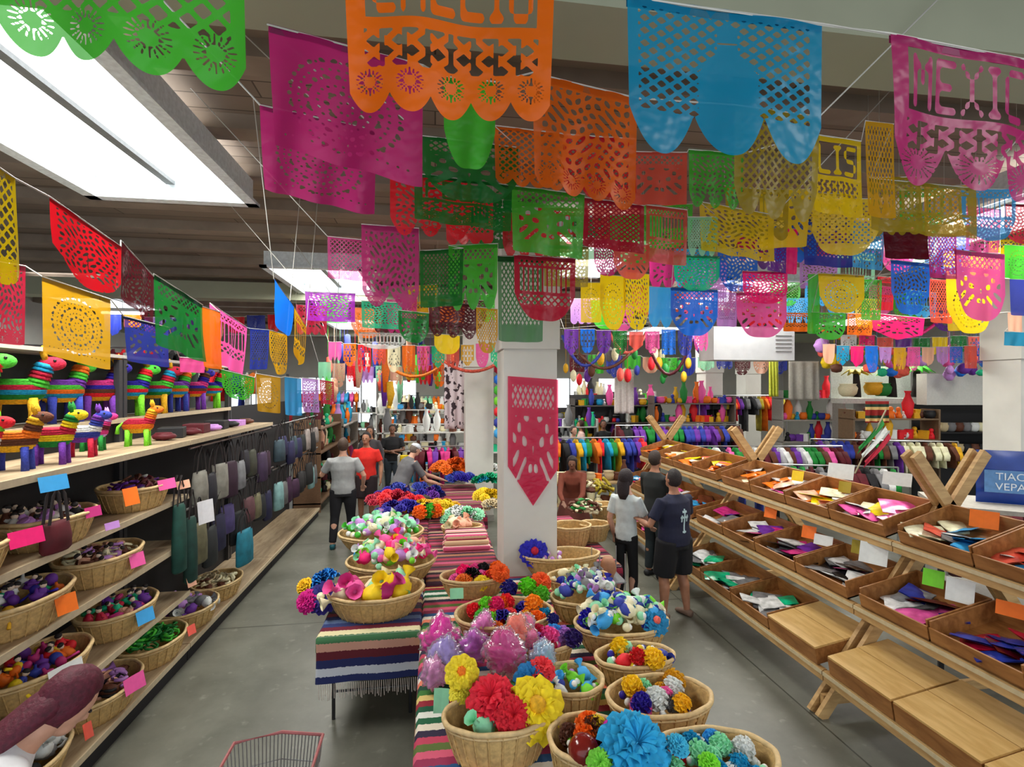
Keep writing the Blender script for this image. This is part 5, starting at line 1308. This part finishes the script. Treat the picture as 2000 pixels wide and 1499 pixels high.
    h.ell(hc + HM @ Vector((0, -.018, .018)), ((.084, .096, .112) if hairlen < .1 else (.094, .102, .118)), 18, 14, HM, fn=lambda q: (1 if (q.y < .45 or q.z > .45) else .86) * (1 + .02 * math.sin(22 * q.x) * math.sin(18 * q.z)))
    if hairlen > 0: h.loft([hc + HM @ Vector((0, -.03, .05)), hc + HM @ Vector((0, -.07, -.06)), hc + L @ Vector((0, -.10, -.10 - hairlen * .5)), hc + L @ Vector((0, -.11, -.10 - hairlen))], [(.08, .06), (.085, .05), (.08, .035), (.04, .02)], 16)
    if bun: h.ell(hc + HM @ Vector((0, -.11, .05)), (.045, .045, .045), 12, 8)
    # uncover the face
    hm = mat(hair, .7, .3, 60, bump=.5, kind='hair')
    ho = h.build('hair', hm, t, True)
    for q in (-1, 1): MB().ell(hc + HM @ Vector((q * .028, .086, .012)), (.011, .006, .007), 10, 6, HM).build('eye', mat((30, 22, 20), .3), bo_, True)
    MB().ell(hc + HM @ Vector((0, .090, -.052)), (.022, .008, .006), 10, 6, HM).build('mouth', mat((150, 75, 70), .5), bo_, True)
    if cap:
        m = MB(); m.ell(hc + HM @ Vector((0, -.01, .05)), (.088, .10, .075), 16, 10, HM, fn=lambda q: 1 if q.z > -.1 else .9); m.ell(hc + HM @ Vector((0, .10, .05)), (.06, .06, .008), 14, 6, HM); m.build('cap', mat(cap, .7), t, True)
    if emblem:
        m = MB(); em = mat((170, 195, 200), .8); yb = -.128 * w
        def q_(x0, x1, z0, z1): m.grid(6, 6, lambda a, b: (x0 + (x1 - x0) * a, 0, z0 + (z1 - z0) * b))
        q_(-.012, .012, 1.02, 1.30); q_(-.06, .06, 1.19, 1.215); q_(-.035, .035, 1.255, 1.28); q_(-.028, .028, 1.025, 1.045); q_(-.05, -.03, 1.15, 1.23); q_(.03, .05, 1.15, 1.23)
        o = m.build('printed_cross', em, t)
        sw = o.modifiers.new('w', 'SHRINKWRAP'); sw.target = shirt; sw.wrap_method = 'PROJECT'; sw.use_project_y = True; sw.use_negative_direction = False; sw.use_positive_direction = True; sw.offset = .003
        o.location = (0, -.35, 0)
    return t
def foot(u, v): p = onZ(u, v, 0); return (p.x, p.y, 0)
person((-1.50, 8.75, 0), 6, 1.76, 'man in a grey t-shirt and black trousers seen from behind in the left aisle', 'light', (70, 52, 40), (150, 152, 152), 'short', 'trousers', (20, 20, 26), (20, 90, 100), 1.12,
       armL=((-.33, .10, 1.14), (-.34, .33, 1.16)), armR=((.32, -.02, 1.13), (.30, .14, .95)), legs=((-.15, -.05), (.13, .08)))
person((-1.30, 10.1, 0), 170, 1.74, 'person in a bright red top and dark shorts beyond the man in grey', 'tan', (30, 22, 20), (215, 35, 25), 'short', 'shorts', (40, 25, 30), (20, 20, 22), 1.1, hairlen=.0, vox=.016)
person((-1.45, 11.9, 0), 175, 1.72, 'person in a dark grey top in the left aisle behind the red top', 'tan', (60, 50, 46), (70, 66, 70), 'long', 'trousers', (40, 50, 60), wide=1.0, hairlen=.12, vox=.018)
person((-1.02, 12.6, 0), 185, 1.70, 'person in a black t-shirt with folded arms facing the viewer', 'brown', (30, 26, 24), (24, 24, 28), 'short', 'trousers', (60, 70, 80), wide=1.12, vox=.016,
       armL=((-.27, .06, 1.12), (.02, .22, 1.12)), armR=((.27, .06, 1.12), (-.03, .24, 1.08)))
person((-.62, 9.3, 0), -62, 1.66, 'woman in a grey patterned top and purple skirt leaning over the flowers', 'light', (110, 96, 86), (105, 104, 106), 'short', 'skirt', (40, 20, 95), wide=1.2, lean=.45,
       armL=((-.16, .62, 1.02), (-.06, .92, .90)), armR=((.22, .42, .98), (.20, .66, .90)), cap=(205, 210, 218), vox=.015)
person((2.72, 5.55, 0), 22, 1.66, 'woman in a navy t-shirt with a pale cross print and black shorts, seen from behind', 'tan', (34, 26, 26), (22, 26, 52), 'short', 'shorts', (12, 12, 18), (120, 95, 80), 1.28, emblem=True, bun=False, hairlen=.0,
       armL=((-.34, .06, 1.10), (-.30, .26, 1.12)), armR=((.36, .10, 1.10), (.32, .32, 1.14)), legs=((-.14, .02), (.14, -.06)))
person((2.26, 5.86, 0), -48, 1.62, 'woman in a white t-shirt, black leggings and pink shoes beside the navy t-shirt', 'light', (36, 24, 28), (205, 215, 215), 'short', 'leggings', (14, 14, 18), (205, 60, 100), .85, hairlen=.14,
       armL=((-.22, -.02, 1.10), (-.21, .08, .86)), armR=((.24, .08, 1.10), (.20, .30, .98)), headturn=-.2)
person((3.02, 6.75, 0), -60, 1.72, 'person in a dark jacket reading at the racks behind the white t-shirt', 'tan', (50, 38, 32), (26, 30, 30), 'long', 'trousers', (34, 44, 48), wide=1.0, vox=.016,
       armL=((-.25, .10, 1.12), (-.14, .32, 1.10)), armR=((.25, .10, 1.12), (.14, .32, 1.10)))
person((2.25, 8.2, 0), 160, 1.52, 'person in a rust-brown top bending over the straw goods right of the column', 'brown', (34, 24, 20), (110, 50, 32), 'long', 'skirt', (90, 40, 30), wide=1.2, lean=.3, vox=.018, hairlen=.15,
       armL=((-.2, .42, 1.06), (-.12, .6, .95)), armR=((.2, .42, 1.06), (.12, .6, .95)))
person((3.95, 13.6, 0), 90, 1.68, 'woman in a pale pink top and orange skirt far back right of the column', 'tan', (60, 30, 26), (225, 190, 180), 'short', 'skirt', (225, 150, 70), wide=.9, vox=.02, hairlen=.25)
person((4.45, 13.2, 0), 175, 1.72, 'person in a black top and grey trousers beside the orange skirt', 'brown', (26, 22, 22), (18, 18, 22), 'long', 'trousers', (70, 76, 80), wide=1.0, vox=.02)
person((3.3, 12.0, 0), 200, 1.66, 'person in a teal-grey top just right of the column, far back', 'light', (60, 44, 40), (70, 90, 98), 'short', 'trousers', (30, 30, 36), wide=1.0, vox=.02)
# the person at the lower left corner: white shirt, long maroon hair, bending to the shelves
person((-1.84, 1.93, 0), -42, 1.72, 'person in a white shirt with long maroon hair at the bottom left corner', 'light', (84, 20, 40), (222, 222, 226), 'short', 'trousers', (50, 60, 90), wide=1.2, lean=.9, hairlen=.20, vox=.010,
       armL=((-.26, .36, .98), (-.27, .42, .74)), armR=((.26, .36, 1.06), (.06, .50, .92)))
# ------------------------------------------------------------------ the back of the shop: garment racks, shelves of goods, wall displays
rb = random.Random(77)
GAR = {}
def garment_mesh(k):
    if k in GAR: return GAR[k]
    w, h = ((.46, .66), (.40, .95), (.50, .50))[k]
    m = MB()
    m.loft([(0, 0, -h), (0, 0, -h * .6), (0, 0, -.16), (0, 0, -.05), (0, 0, 0)], [(w * .50, .035), (w * .44, .03), (w * .42, .028), (w * .30, .022), (w * .12, .02)], 18)
    for s in (-1, 1): m.loft([(s * w * .30, 0, -.07), (s * w * .55, .01, -.24), (s * w * .60, .01, -.34)], [(.07, .02), (.06, .022), (.055, .02)], 10, side=(0, 1, 0))
    m.v = [(x + .008 * math.sin(z * 30), y + .012 * math.sin(x * 25 + z * 6), z) for x, y, z in m.v]
    GAR[k] = m.mesh('garment', base, True); return GAR[k]
chrome = mat((180, 182, 184), .3, .04, metal=.8)
def rack(loc, L, z, rz, cols, label, where, n=None):
    t = thing('garment_rack', label, 'clothes rack', loc, rz)
    MB().loft([(-L / 2, 0, z), (L / 2, 0, z)], [.014], 8).build('rail', chrome, t)
    for s in (-1, 1):
        MB().loft([(s * L / 2, 0, .03), (s * L / 2, 0, z)], [.014], 8).build('post', chrome, t)
        MB().box((s * L / 2, 0, .02), (.04, .5, .035)).build('foot', chrome, t)
    n = n or int(L / .13); M = Matrix.Rotation(rz, 3, 'Z')
    for i in range(n):
        x = -L / 2 + L * (i + .5) / n; c = rb.choice(cols); p = Vector(loc) + M @ Vector((x, 0, z - .03))
        o = link('hung_garment', garment_mesh(rb.choice((0, 1, 2))), None, p, m=mat(C[c], .85, .3, 7, kind='cloth')); o.rotation_euler = (0, 0, rz + R(90) + rb.uniform(-.25, .25))
        tag(o, '%s garment hung on %s' % (wn(c), where), 'garment', '%s garments on %s' % (wn(c), where))
def goods_shelf(loc, L, zs, D, rz, cols, label, where, hmax=.3, col=(190, 188, 180), back=True, dens=1.0):
    t = thing('goods_shelf', label, 'shelving', loc, rz); M = Matrix.Rotation(rz, 3, 'Z')
    for z in zs: MB().box((0, 0, z - .015), (L, D, .03)).build('shelf', mat(col, .5), t)
    for s in (-1, 1): MB().box((s * (L / 2 - .02), 0, zs[-1] / 2 + .1), (.04, D, zs[-1] + .2)).build('side_panel', mat(col, .5), t)
    if back: MB().box((0, D / 2, zs[-1] / 2 + .15), (L, .02, zs[-1] + .3)).build('back_panel', mat((60, 58, 60), .6), t)
    for z in zs:
        x = -L / 2 + .12
        while x < L / 2 - .1:
            c = rb.choice(cols); k = rb.choice((0, 1, 2, 3)); s = rb.uniform(.08, .14)
            p = Vector(loc) + M @ Vector((x, rb.uniform(-D * .25, D * .1), z))
            nm, cat, me = (('vase', 'vase', 'v'), ('gift_box', 'box', 'b'), ('round_pot', 'pot', 'p'), ('toy_figure', 'toy', 't'))[k]
            o = link(nm, shelf_mesh(me), None, p, m=gmat(c)); o.scale = (s * 2, s * 2, min(hmax, s * 2.4) / .5 * 1.0 * .5 * 2 if me == 'v' else s * 2); o.rotation_euler = (0, 0, rb.uniform(0, 6))
            tag(o, '%s %s standing on %s' % (wn(c), nm.replace('_', ' '), where), cat, '%s %ss on %s' % (wn(c), nm.replace('_', ' '), where))
            x += s * 1.25 / dens
SM = {}
def shelf_mesh(k):
    if k not in SM:
        m = MB()
        if k == 'v': m.loft([(0, 0, 0), (0, 0, .2), (0, 0, .55), (0, 0, .8), (0, 0, .9), (0, 0, 1)], [.2, .34, .42, .2, .17, .26], 16)
        elif k == 'b': m.box((0, 0, .35), (.7, .5, .7)); m.box((0, 0, .71), (.74, .54, .06))
        elif k == 'p': m.loft([(0, 0, 0), (0, 0, .15), (0, 0, .45), (0, 0, .62), (0, 0, .68)], [.25, .4, .46, .36, .42], 18)
        else: m.loft([(0, 0, 0), (0, 0, .3), (0, 0, .6)], [.28, .24, .12], 12); m.ell((0, 0, .75), (.2, .18, .2), 12, 8); m.loft([(-.32, 0, .35), (-.12, 0, .55), (.12, 0, .55), (.32, 0, .35)], [.06], 8)
        SM[k] = m.mesh('goods', base, k != 'b')
    return SM[k]
MONO = ['black', 'white', 'grey', 'cream', 'white', 'brown']; MIX = ['red', 'navy', 'orange', 'white', 'dgreen', 'gold', 'purple', 'black', 'turquoise', 'pink']; DARK = ['black', 'maroon', 'navy', 'brown', 'purple', 'dgreen', 'grey']
# left, beyond the shelving: garments in the far-left part of the hall
rack((-5.2, 8.6, 0), 2.6, 3.25, R(12), ['red', 'white', 'navy', 'maroon', 'black'], 'tall chrome rack of garments beyond the left shelving', 'the tall rack beyond the left shelving')
rack((-5.6, 12.6, 0), 3.0, 3.0, R(0), ['white', 'red', 'orange', 'navy'], 'second tall garment rack far left', 'the second tall rack far left')
# left aisle end: shelves going on behind the bags
goods_shelf((-2.65, 12.4, 0), 2.4, [.2, .75, 1.25, 1.75], .55, R(90), ['brown', 'dgreen', 'teal', 'black', 'cream', 'peach', 'maroon'], 'dark shelf of pottery and hats at the end of the left aisle', 'the shelf at the end of the left aisle', col=(120, 90, 66))
goods_shelf((-2.65, 15.2, 0), 2.6, [.4, 1.0, 1.6], .55, R(90), ['turquoise', 'lilac', 'pink', 'orange', 'white', 'black'], 'shelf of toys far down the left aisle', 'the shelf far down the left aisle', col=(150, 140, 130))
# centre back: pottery in black and white, clothes
for i, (x, y, z, cols, wh_) in enumerate((( -.2, 13.2, [.55, 1.05, 1.5], MONO, 'the black and white pottery shelf beyond the flower tables'), (-.6, 15.4, [.7, 1.3, 1.85], MONO + ['red'], 'the second pottery shelf beyond the flower tables'),
                                      (1.9, 13.0, [.5, 1.0, 1.5], ['grey', 'black', 'white', 'orange', 'cream', 'teal'], 'the grey goods shelf left of the second column'))):
    goods_shelf((x, y, 0), 2.2, z, .5, 0, cols, wh_[4:].capitalize() + ', white boards', wh_, col=(215, 214, 208), back=False)
rack((.35, 11.2, 0), 1.6, 1.35, R(0), ['purple', 'purple', 'magenta', 'maroon'], 'low rack of purple garments behind the second column', 'the low purple rack')
rack((-.1, 17.0, 0), 3.2, 2.35, R(0), ['white', 'mint', 'cream', 'white', 'orange', 'red', 'pink'], 'tall rack of embroidered blouses at the back', 'the tall back rack')
rack((-3.6, 17.5, 0), 2.2, 2.5, R(0), ['sky', 'lilac', 'pink', 'orange', 'red'], 'rack of bright dresses at the back left', 'the bright rack at the back left')
goods_shelf((-.1, 12.15, 0), 1.5, [.4, .85], .5, 0, ['turquoise', 'yellow', 'dgreen', 'orange', 'sky', 'black'], 'low shelf of toys behind the orange flowers', 'the low toy shelf behind the orange flowers', col=(180, 176, 168), back=False)
for u, d, L_, zs, cols, lab, where, cl in ((1600, 13.2, 2.2, [.7, 1.25, 1.8, 2.35], MIX, 'shelf of mixed goods below the grey curtain, right of the slim column', 'the mixed goods shelf below the grey curtain', (150, 146, 138)),
        (1735, 11.3, 1.9, [1.0, 1.5, 1.95], ['brown', 'gold', 'red', 'white', 'black', 'orange'], 'brown goods shelf below the paper palms', 'the brown goods shelf below the paper palms', (120, 96, 70)),
        (1200, 15.5, 2.4, [.8, 1.3, 1.8, 2.3], ['white', 'black', 'green', 'yellow', 'grey', 'red', 'cream'], 'crowded shelf far back, first right of the column', 'the first crowded far shelf', (205, 205, 200)),
        (1350, 13.8, 2.2, [.7, 1.2, 1.7, 2.2], ['red', 'navy', 'orange', 'dgreen', 'pink', 'black', 'gold'], 'crowded shelf of bright goods left of the slim column', 'the crowded bright shelf', (110, 100, 92)),
        (1120, 14.2, 1.3, [.6, 1.1, 1.55], ['purple', 'teal', 'grey', 'green', 'white'], 'narrow shelf just right of the near column', 'the narrow shelf just right of the near column', (190, 190, 186)),
        (690, 16.8, 3.0, [.8, 1.3, 1.8], MONO + ['mint'], 'long pale shelf of pottery under the back windows', 'the long shelf under the back windows', (220, 220, 214)),
        (815, 14.6, 1.8, [.6, 1.1, 1.6, 2.0], MONO + ['orange', 'sky', 'gold'], 'shelf of pottery and lamps at the back centre', 'the pottery shelf at the back centre', (205, 200, 194))):
    q_ = at(u, 755, d); goods_shelf((q_.x, q_.y, 0), L_, zs, .5, R(-8), cols, lab, where, col=cl, back=False, dens=1.35)
# white cow-spotted hanging cloth beside the second column
def spotted(name, c1, c2, sc):
    m, nt, b = nodes_of(name); tc = nt.nodes.new('ShaderNodeTexCoord'); nz = nt.nodes.new('ShaderNodeTexNoise'); nz.inputs['Scale'].default_value = sc
    rp = nt.nodes.new('ShaderNodeValToRGB'); rp.color_ramp.interpolation = 'CONSTANT'; rp.color_ramp.elements[0].color = lin(c1); rp.color_ramp.elements[1].position = .56; rp.color_ramp.elements[1].color = lin(c2)
    nt.links.new(tc.outputs['Object'], nz.inputs['Vector']); nt.links.new(nz.outputs['Fac'], rp.inputs['Fac']); nt.links.new(rp.outputs['Color'], b.inputs['Base Color']); b.inputs['Roughness'].default_value = .85
    return m
def hanging_cloth(u0, u1, v0, v1, d, m, label, cat='cloth', name='hanging_cloth', wav=.03):
    a, b_ = at(u0, v0, d), at(u1, v0, d); w = b_ - a; h = (v1 - v0) * d / F; n = Vector((w.y, -w.x, 0)).normalized()
    mb = MB(); mb.grid(24, 16, lambda x, y: tuple(w * (x - .5) + Vector((0, 0, -h * y)) + n * (wav * math.sin(x * 19) * (.3 + y))))
    o = mb.build(name, m, smooth=True, loc=(a + b_) / 2); md = o.modifiers.new('t', 'SOLIDIFY'); md.thickness = .006
    tag(o, label, cat); return o
hanging_cloth(868, 912, 705, 838, 10.6, spotted('spotted_cloth', (215, 200, 205), (60, 45, 52), 9), 'white cloth with dark spots hanging left of the second column')
hanging_cloth(1200, 1238, 722, 808, 12.2, gmat((205, 195, 190)), 'pale dress hanging right of the column, far back')
hanging_cloth(1540, 1600, 706, 782, 10.5, gmat((150, 146, 136)), 'grey curtain left of the wall shelves')
hanging_cloth(1502, 1520, 700, 775, 10.0, gmat((190, 195, 60)), 'yellow-green cloth hanging beside the grey curtain')
# big white boxed unit hanging below the ceiling, right of centre
p0, p1 = at(1385, 640, 9.0), at(1556, 640, 9.0)
t = thing('hanging_unit', 'white boxed unit hanging under the ceiling, right of centre', 'air unit', ((p0 + p1) / 2) * 1)
W_ = (p1 - p0).length; H_ = 64 * 9 / F
MB().box((0, .2, -H_ / 2), (W_, .5, H_)).build('casing', mat((214, 215, 216), .4, .05, 6), t)
for i in range(5): MB().box((W_ * .36, -.055, -H_ * (.25 + .12 * i)), (W_ * .2, .012, .015)).build('louvre', mat((120, 118, 116), .5), t)
for s in (-1, 1): MB().loft([(s * W_ * .42, .2, 0), (s * W_ * .42, .2, CEIL + .3 - t.location.z)], [.008], 6).build('hanger_rod', chrome, t)
# rainbow strip at the left side of the first column
for k_, c in enumerate(['cream', 'crimson', 'blue', 'green', 'lime', 'red', 'navy', 'sky']):
    v0 = 690 + 21 * k_; p = at(975, v0 + 10, 9.6)
    o = MB().loft([(0, 0, -.09), (0, 0, -.05), (0, 0, .05), (0, 0, .09)], [.05, .10, .10, .05], 12).build('paper_lantern', gmat(c), smooth=True, loc=p); tag(o, '%s link of the hanging lantern chain left of the near column%s' % (wn(c), ', at its top' if k_ == 0 else ''), 'lantern')
# swags of dark garland right of the column
for k_, (u0, u1, vt, dip, c) in enumerate(((1098, 1190, 655, 60, 'navy'), (1190, 1262, 650, 40, 'coral'), (1262, 1352, 660, 72, 'maroon'), (1352, 1400, 655, 40, 'purple'), (1130, 1230, 690, 30, 'brown'), (1600, 1700, 640, 22, 'orange'), (1700, 1830, 630, 30, 'hotpink'), (990 - 130, 985, 700, 26, 'salmon'), (760, 860, 716, 20, 'orange'))):
    pts = [at(u0 + (u1 - u0) * i / 10, vt + dip * 4 * (i / 10) * (1 - i / 10), 9.5) for i in range(11)]
    o = MB().loft(pts, [.03], 8).build('tinsel_swag', mat(C[c], .5, .5, 40, bump=.8), smooth=True); tag(o, '%s tinsel swag hanging %s' % (wn(c), ('first right of the column', 'second right of the column', 'third and deepest right of the column', 'beside the white boxed unit', 'below the first swags', 'over the far right toys', 'long one over the far right toys', 'left of the near column', 'over the back flower tables')[k_]), 'garland')
# right back: racks of dark garments, white fascia and black shelves
rack((3.3, 10.6, 0), 2.4, 1.55, R(0), MIX, 'rack of mixed garments behind the far wooden rack', 'the mixed rack behind the wooden racks')
rack((5.6, 11.2, 0), 3.0, 1.75, R(-4), DARK, 'chrome rack of dark garments in the middle right', 'the middle right dark rack')
rack((6.6, 9.4, 0), 3.0, 1.45, R(-8), DARK + ['white', 'pink'], 'nearer chrome rack of dark garments at the right', 'the nearer right dark rack')
rack((9.4, 9.6, 0), 2.8, 1.5, R(-20), DARK + ['cream', 'gold'], 'chrome rack of garments at the far right', 'the far right rack')
rack((6.2, 7.6, 0), 2.4, 1.35, R(-20), DARK + ['white', 'lilac'], 'low rack of dark garments behind the top trays', 'the low rack behind the top trays')
rack((7.2, 4.9, 0), 2.2, 1.3, R(-30), DARK + ['white'], 'low rack of dark garments by the blue packet', 'the low rack by the blue packet')
rack((8.4, 13.0, 0), 2.6, 2.4, R(0), ['black', 'olive', 'purple', 'grey', 'red', 'orange'], 'tall rack of shawls by the slim column', 'the tall rack by the slim column')
goods_shelf((5.2, 14.4, 0), 2.6, [.6, 1.1, 1.6, 2.1], .5, 0, MIX, 'shelf of bright toys left of the slim column', 'the bright toy shelf left of the slim column', col=(90, 84, 80))
goods_shelf((3.2, 15.0, 0), 2.2, [.6, 1.15, 1.7], .5, 0, ['black', 'grey', 'white', 'olive', 'purple'], 'dark shelf far back right of the column', 'the dark shelf far back', col=(200, 200, 198))
goods_shelf((3.0, 9.75, 0), 1.6, [.35, .8], .5, R(-10), ['beige', 'brown', 'cream', 'orange', 'grey'], 'low wooden shelf of baskets and hats at the end of the racks', 'the low shelf at the end of the racks', col=(176, 150, 110), back=False)
# fascia board with a dark shelf below
fy = 11.6
a, b_ = at(1800, 790, 11.6), at(2040, 792, 11.6)
c0 = (a + b_) / 2; L_ = (b_ - a).length; rz = math.atan2((b_ - a).y, (b_ - a).x)
t = thing('wall_display', 'white fascia over long black shelves at the far right', 'shelving', (c0.x, c0.y, 0), rz)
MB().box((0, 0, c0.z + .35), (L_, .3, .70)).build('fascia', mat((222, 222, 214), .5, .04), t)
MB().box((0, .27, c0.z / 2), (L_, .05, c0.z)).build('back_panel', dark, t)
for z in (c0.z - .62, c0.z - 1.1): MB().box((0, .0, z), (L_, .45, .03)).build('shelf', dark, t)
M = Matrix.Rotation(rz, 3, 'Z')
for z in (c0.z - .605, c0.z - 1.085):
    for i in range(16):
        c = rb.choice(['white', 'beige', 'brown', 'black', 'cream', 'grey']); p = Vector((c0.x, c0.y, z)) + M @ Vector((-L_ / 2 + L_ * (i + .5) / 16, -.05, 0))
        o = link('bowl', shelf_mesh('p'), None, p, m=gmat(c)); o.scale = (.24, .24, .3); o.rotation_euler = (0, 0, rb.uniform(-.4, .4) + rz)
        tag(o, '%s bowl on the black shelves at the far right' % wn(c), 'bowl', '%s bowls on the black shelves' % wn(c))
# second fascia further left with paper palms on top
a, b_ = at(1640, 782, 12.4), at(1800, 785, 12.4); c1 = (a + b_) / 2; L2 = (b_ - a).length
t = thing('wall_display', 'white shelf board with paper palms, right of the grey curtain', 'shelving', (c1.x, c1.y, 0), rz)
MB().box((0, .1, c1.z), (L2, .5, .12)).build('shelf', mat((215, 214, 208), .5), t)
MB().box((0, .36, c1.z + .45), (L2, .04, .8)).build('back_panel', mat((196, 200, 196), .5), t)
for s in (-1, 1): MB().box((s * (L2 / 2 - .04), .1, c1.z / 2), (.06, .4, c1.z)).build('side_panel', mat((150, 146, 140), .5), t)
def palm(u, v, d, s, crown, label):
    p = at(u, v, d); t = thing('paper_palm', label, 'palm decoration', p)
    MB().loft([(0, 0, 0), (.02 * s, 0, .3 * s), (0, 0, .62 * s)], [.12 * s, .09 * s, .07 * s], 12).build('trunk', mat((30, 22, 20), .8), t, True)
    m = MB()
    for i in range(9):
        q = i * .7; m.loft([(0, 0, .6 * s), (.18 * s * math.cos(q), .18 * s * math.sin(q), .72 * s), (.36 * s * math.cos(q), .36 * s * math.sin(q), .58 * s)], [(.05 * s, .02 * s), (.08 * s, .02 * s), (.01, .005)], 6)
    m.build('fronds', gmat(crown), t, True)
palm(1790, 776, 12.3, 1.0, 'green', 'green paper palm on the white shelf board, right one'); palm(1742, 776, 12.3, .9, 'lime', 'yellow-green paper palm, middle one of the shelf board'); palm(1672, 776, 12.3, .9, 'olive', 'olive paper palm, left one of the shelf board')
for k_, (u, v, c) in enumerate(((1706, 772, 'gold'), (1656, 775, 'cream'), (1722, 774, 'dgreen'))):
    o = link('round_pot', shelf_mesh('p'), None, at(u, v, 12.3), m=gmat(c)); o.scale = (.45,) * 3; tag(o, '%s pot between the paper palms' % wn(c), 'pot')
# goods crowded on top of the fascia and hanging toys
for i in range(52):
    u = rb.uniform(1600, 1985); v = rb.uniform(672, 732); c = rb.choice(['pink', 'sky', 'lilac', 'coral', 'gold', 'teal', 'blue', 'salmon', 'purple', 'yellow', 'brown']); d = rb.uniform(9.5, 11.0); s = rb.uniform(.07, .14)
    ph = rb.uniform(0, 6)
    m = MB().ell((0, 0, 0), (s, s * .8, s * rb.uniform(.7, 1.3)), 14, 10, fn=lambda q: 1 + .15 * math.sin(6 * q.x + ph) * math.cos(5 * q.z))
    p = at(u, v, d); m.loft([(0, 0, s * .6), (0, 0, 3.95 - p.z + .6)], [.004], 4)
    o = m.build('hanging_lantern', gmat(c), smooth=True, loc=p); tag(o, '%s crumpled paper lantern hanging over the far right shelves' % wn(c), 'lantern', '%s lanterns over the far right shelves' % wn(c))
for i in range(26):
    u = rb.uniform(1105, 1380); v = rb.uniform(690, 745); c = rb.choice(['coral', 'navy', 'gold', 'purple', 'brown', 'dgreen', 'cream', 'red', 'grey']); d = rb.uniform(10, 12); s = rb.uniform(.07, .13)
    m = MB().ell((0, 0, 0), (s * .7, s * .7, s * 1.3), 12, 8); p = at(u, v, d); m.loft([(0, 0, s), (0, 0, 4.3 - p.z)], [.004], 4)
    o = m.build('hanging_lantern', gmat(c), smooth=True, loc=p); tag(o, '%s long paper lantern hanging right of the column, far back' % wn(c), 'lantern', '%s lanterns right of the column' % wn(c))
for i in range(34):
    u = rb.uniform(640, 905); v = rb.uniform(690, 775); c = rb.choice(['coral', 'orange', 'red', 'mint', 'purple', 'peach', 'green', 'salmon', 'navy', 'cream', 'gold']); d = rb.uniform(11.5, 15)
    p = at(u, v, d); l = rb.uniform(.5, 1.1); m = MB().loft([(0, 0, -l), (.02, 0, -l * .5), (0, 0, 0), (0, 0, .02)], [(.04, .02), (.09, .03), (.07, .03), (.004, .004)], 8); m.loft([(0, 0, 0), (0, 0, 4.3 - p.z)], [.004], 4)
    o = m.build('hanging_streamer', gmat(c), smooth=True, loc=p + Vector((0, 0, l / 2))); tag(o, '%s streamer hanging over the back centre' % wn(c), 'streamer', '%s streamers over the back centre' % wn(c))
# green, white and red flag and printed tee on the racks at the right
p = at(1662, 868, 8.2)
t = thing('tricolour_flag', 'green, white and red flag slanting up from the dark garments', 'flag', p, R(-10))
MB().loft([(0, 0, -.6), (.55, 0, .55)], [.012], 8).build('pole', mat((150, 140, 110), .5), t)
for k_, c in enumerate(('dgreen', 'white', 'crimson')):
    MB().grid(8, 8, lambda a, b, k_=k_: (.10 + .40 * a + .05 * k_, -.02 - .02 * math.sin(b * 5 + a * 4), -.05 + .46 * a - (.11 * (k_ + b)))).build('flag_band', gmat(c), t, True)
o = hanging_cloth(1690, 1736, 784, 826, 9.0, stripes_mat('striped_print', [(150, 30, 25), (225, 190, 120), (30, 60, 40), (150, 30, 25)], 2, 5), 'cloth with a red, cream and green print above the dark garments')
# fluorescent tubes seen as white streaks at the left back
t = thing('tube_light', 'white tube light over the far left garments', 'ceiling light', at(240, 612, 8.0) )
MB().loft([(-.3, 0, 0), (.3, 0, 0)], [.02], 8).build('tube', emit((250, 250, 255), 4, 'lit_tube'), t); MB().box((0, 0, .05), (.66, .08, .05)).build('housing', mat((220, 220, 220), .4), t)
MB().loft([(0, 0, .07), (0, 0, CEIL + .3 - t.location.z)], [.006], 6).build('hanger_rod', chrome, t)
# round orange paper lantern cut by the top edge
p = at(1898, -18, 2.6)
t = thing('paper_lantern', 'glowing orange paper lantern cut by the top edge at the right', 'lantern', p)
MB().ell((0, 0, 0), (.13, .13, .10), 24, 16).build('shade', plastic_film((250, 110, 10), .15), t, True)
MB().loft([(0, 0, .09), (0, 0, CEIL + .3 - p.z)], [.005], 6).build('cord', dark, t)
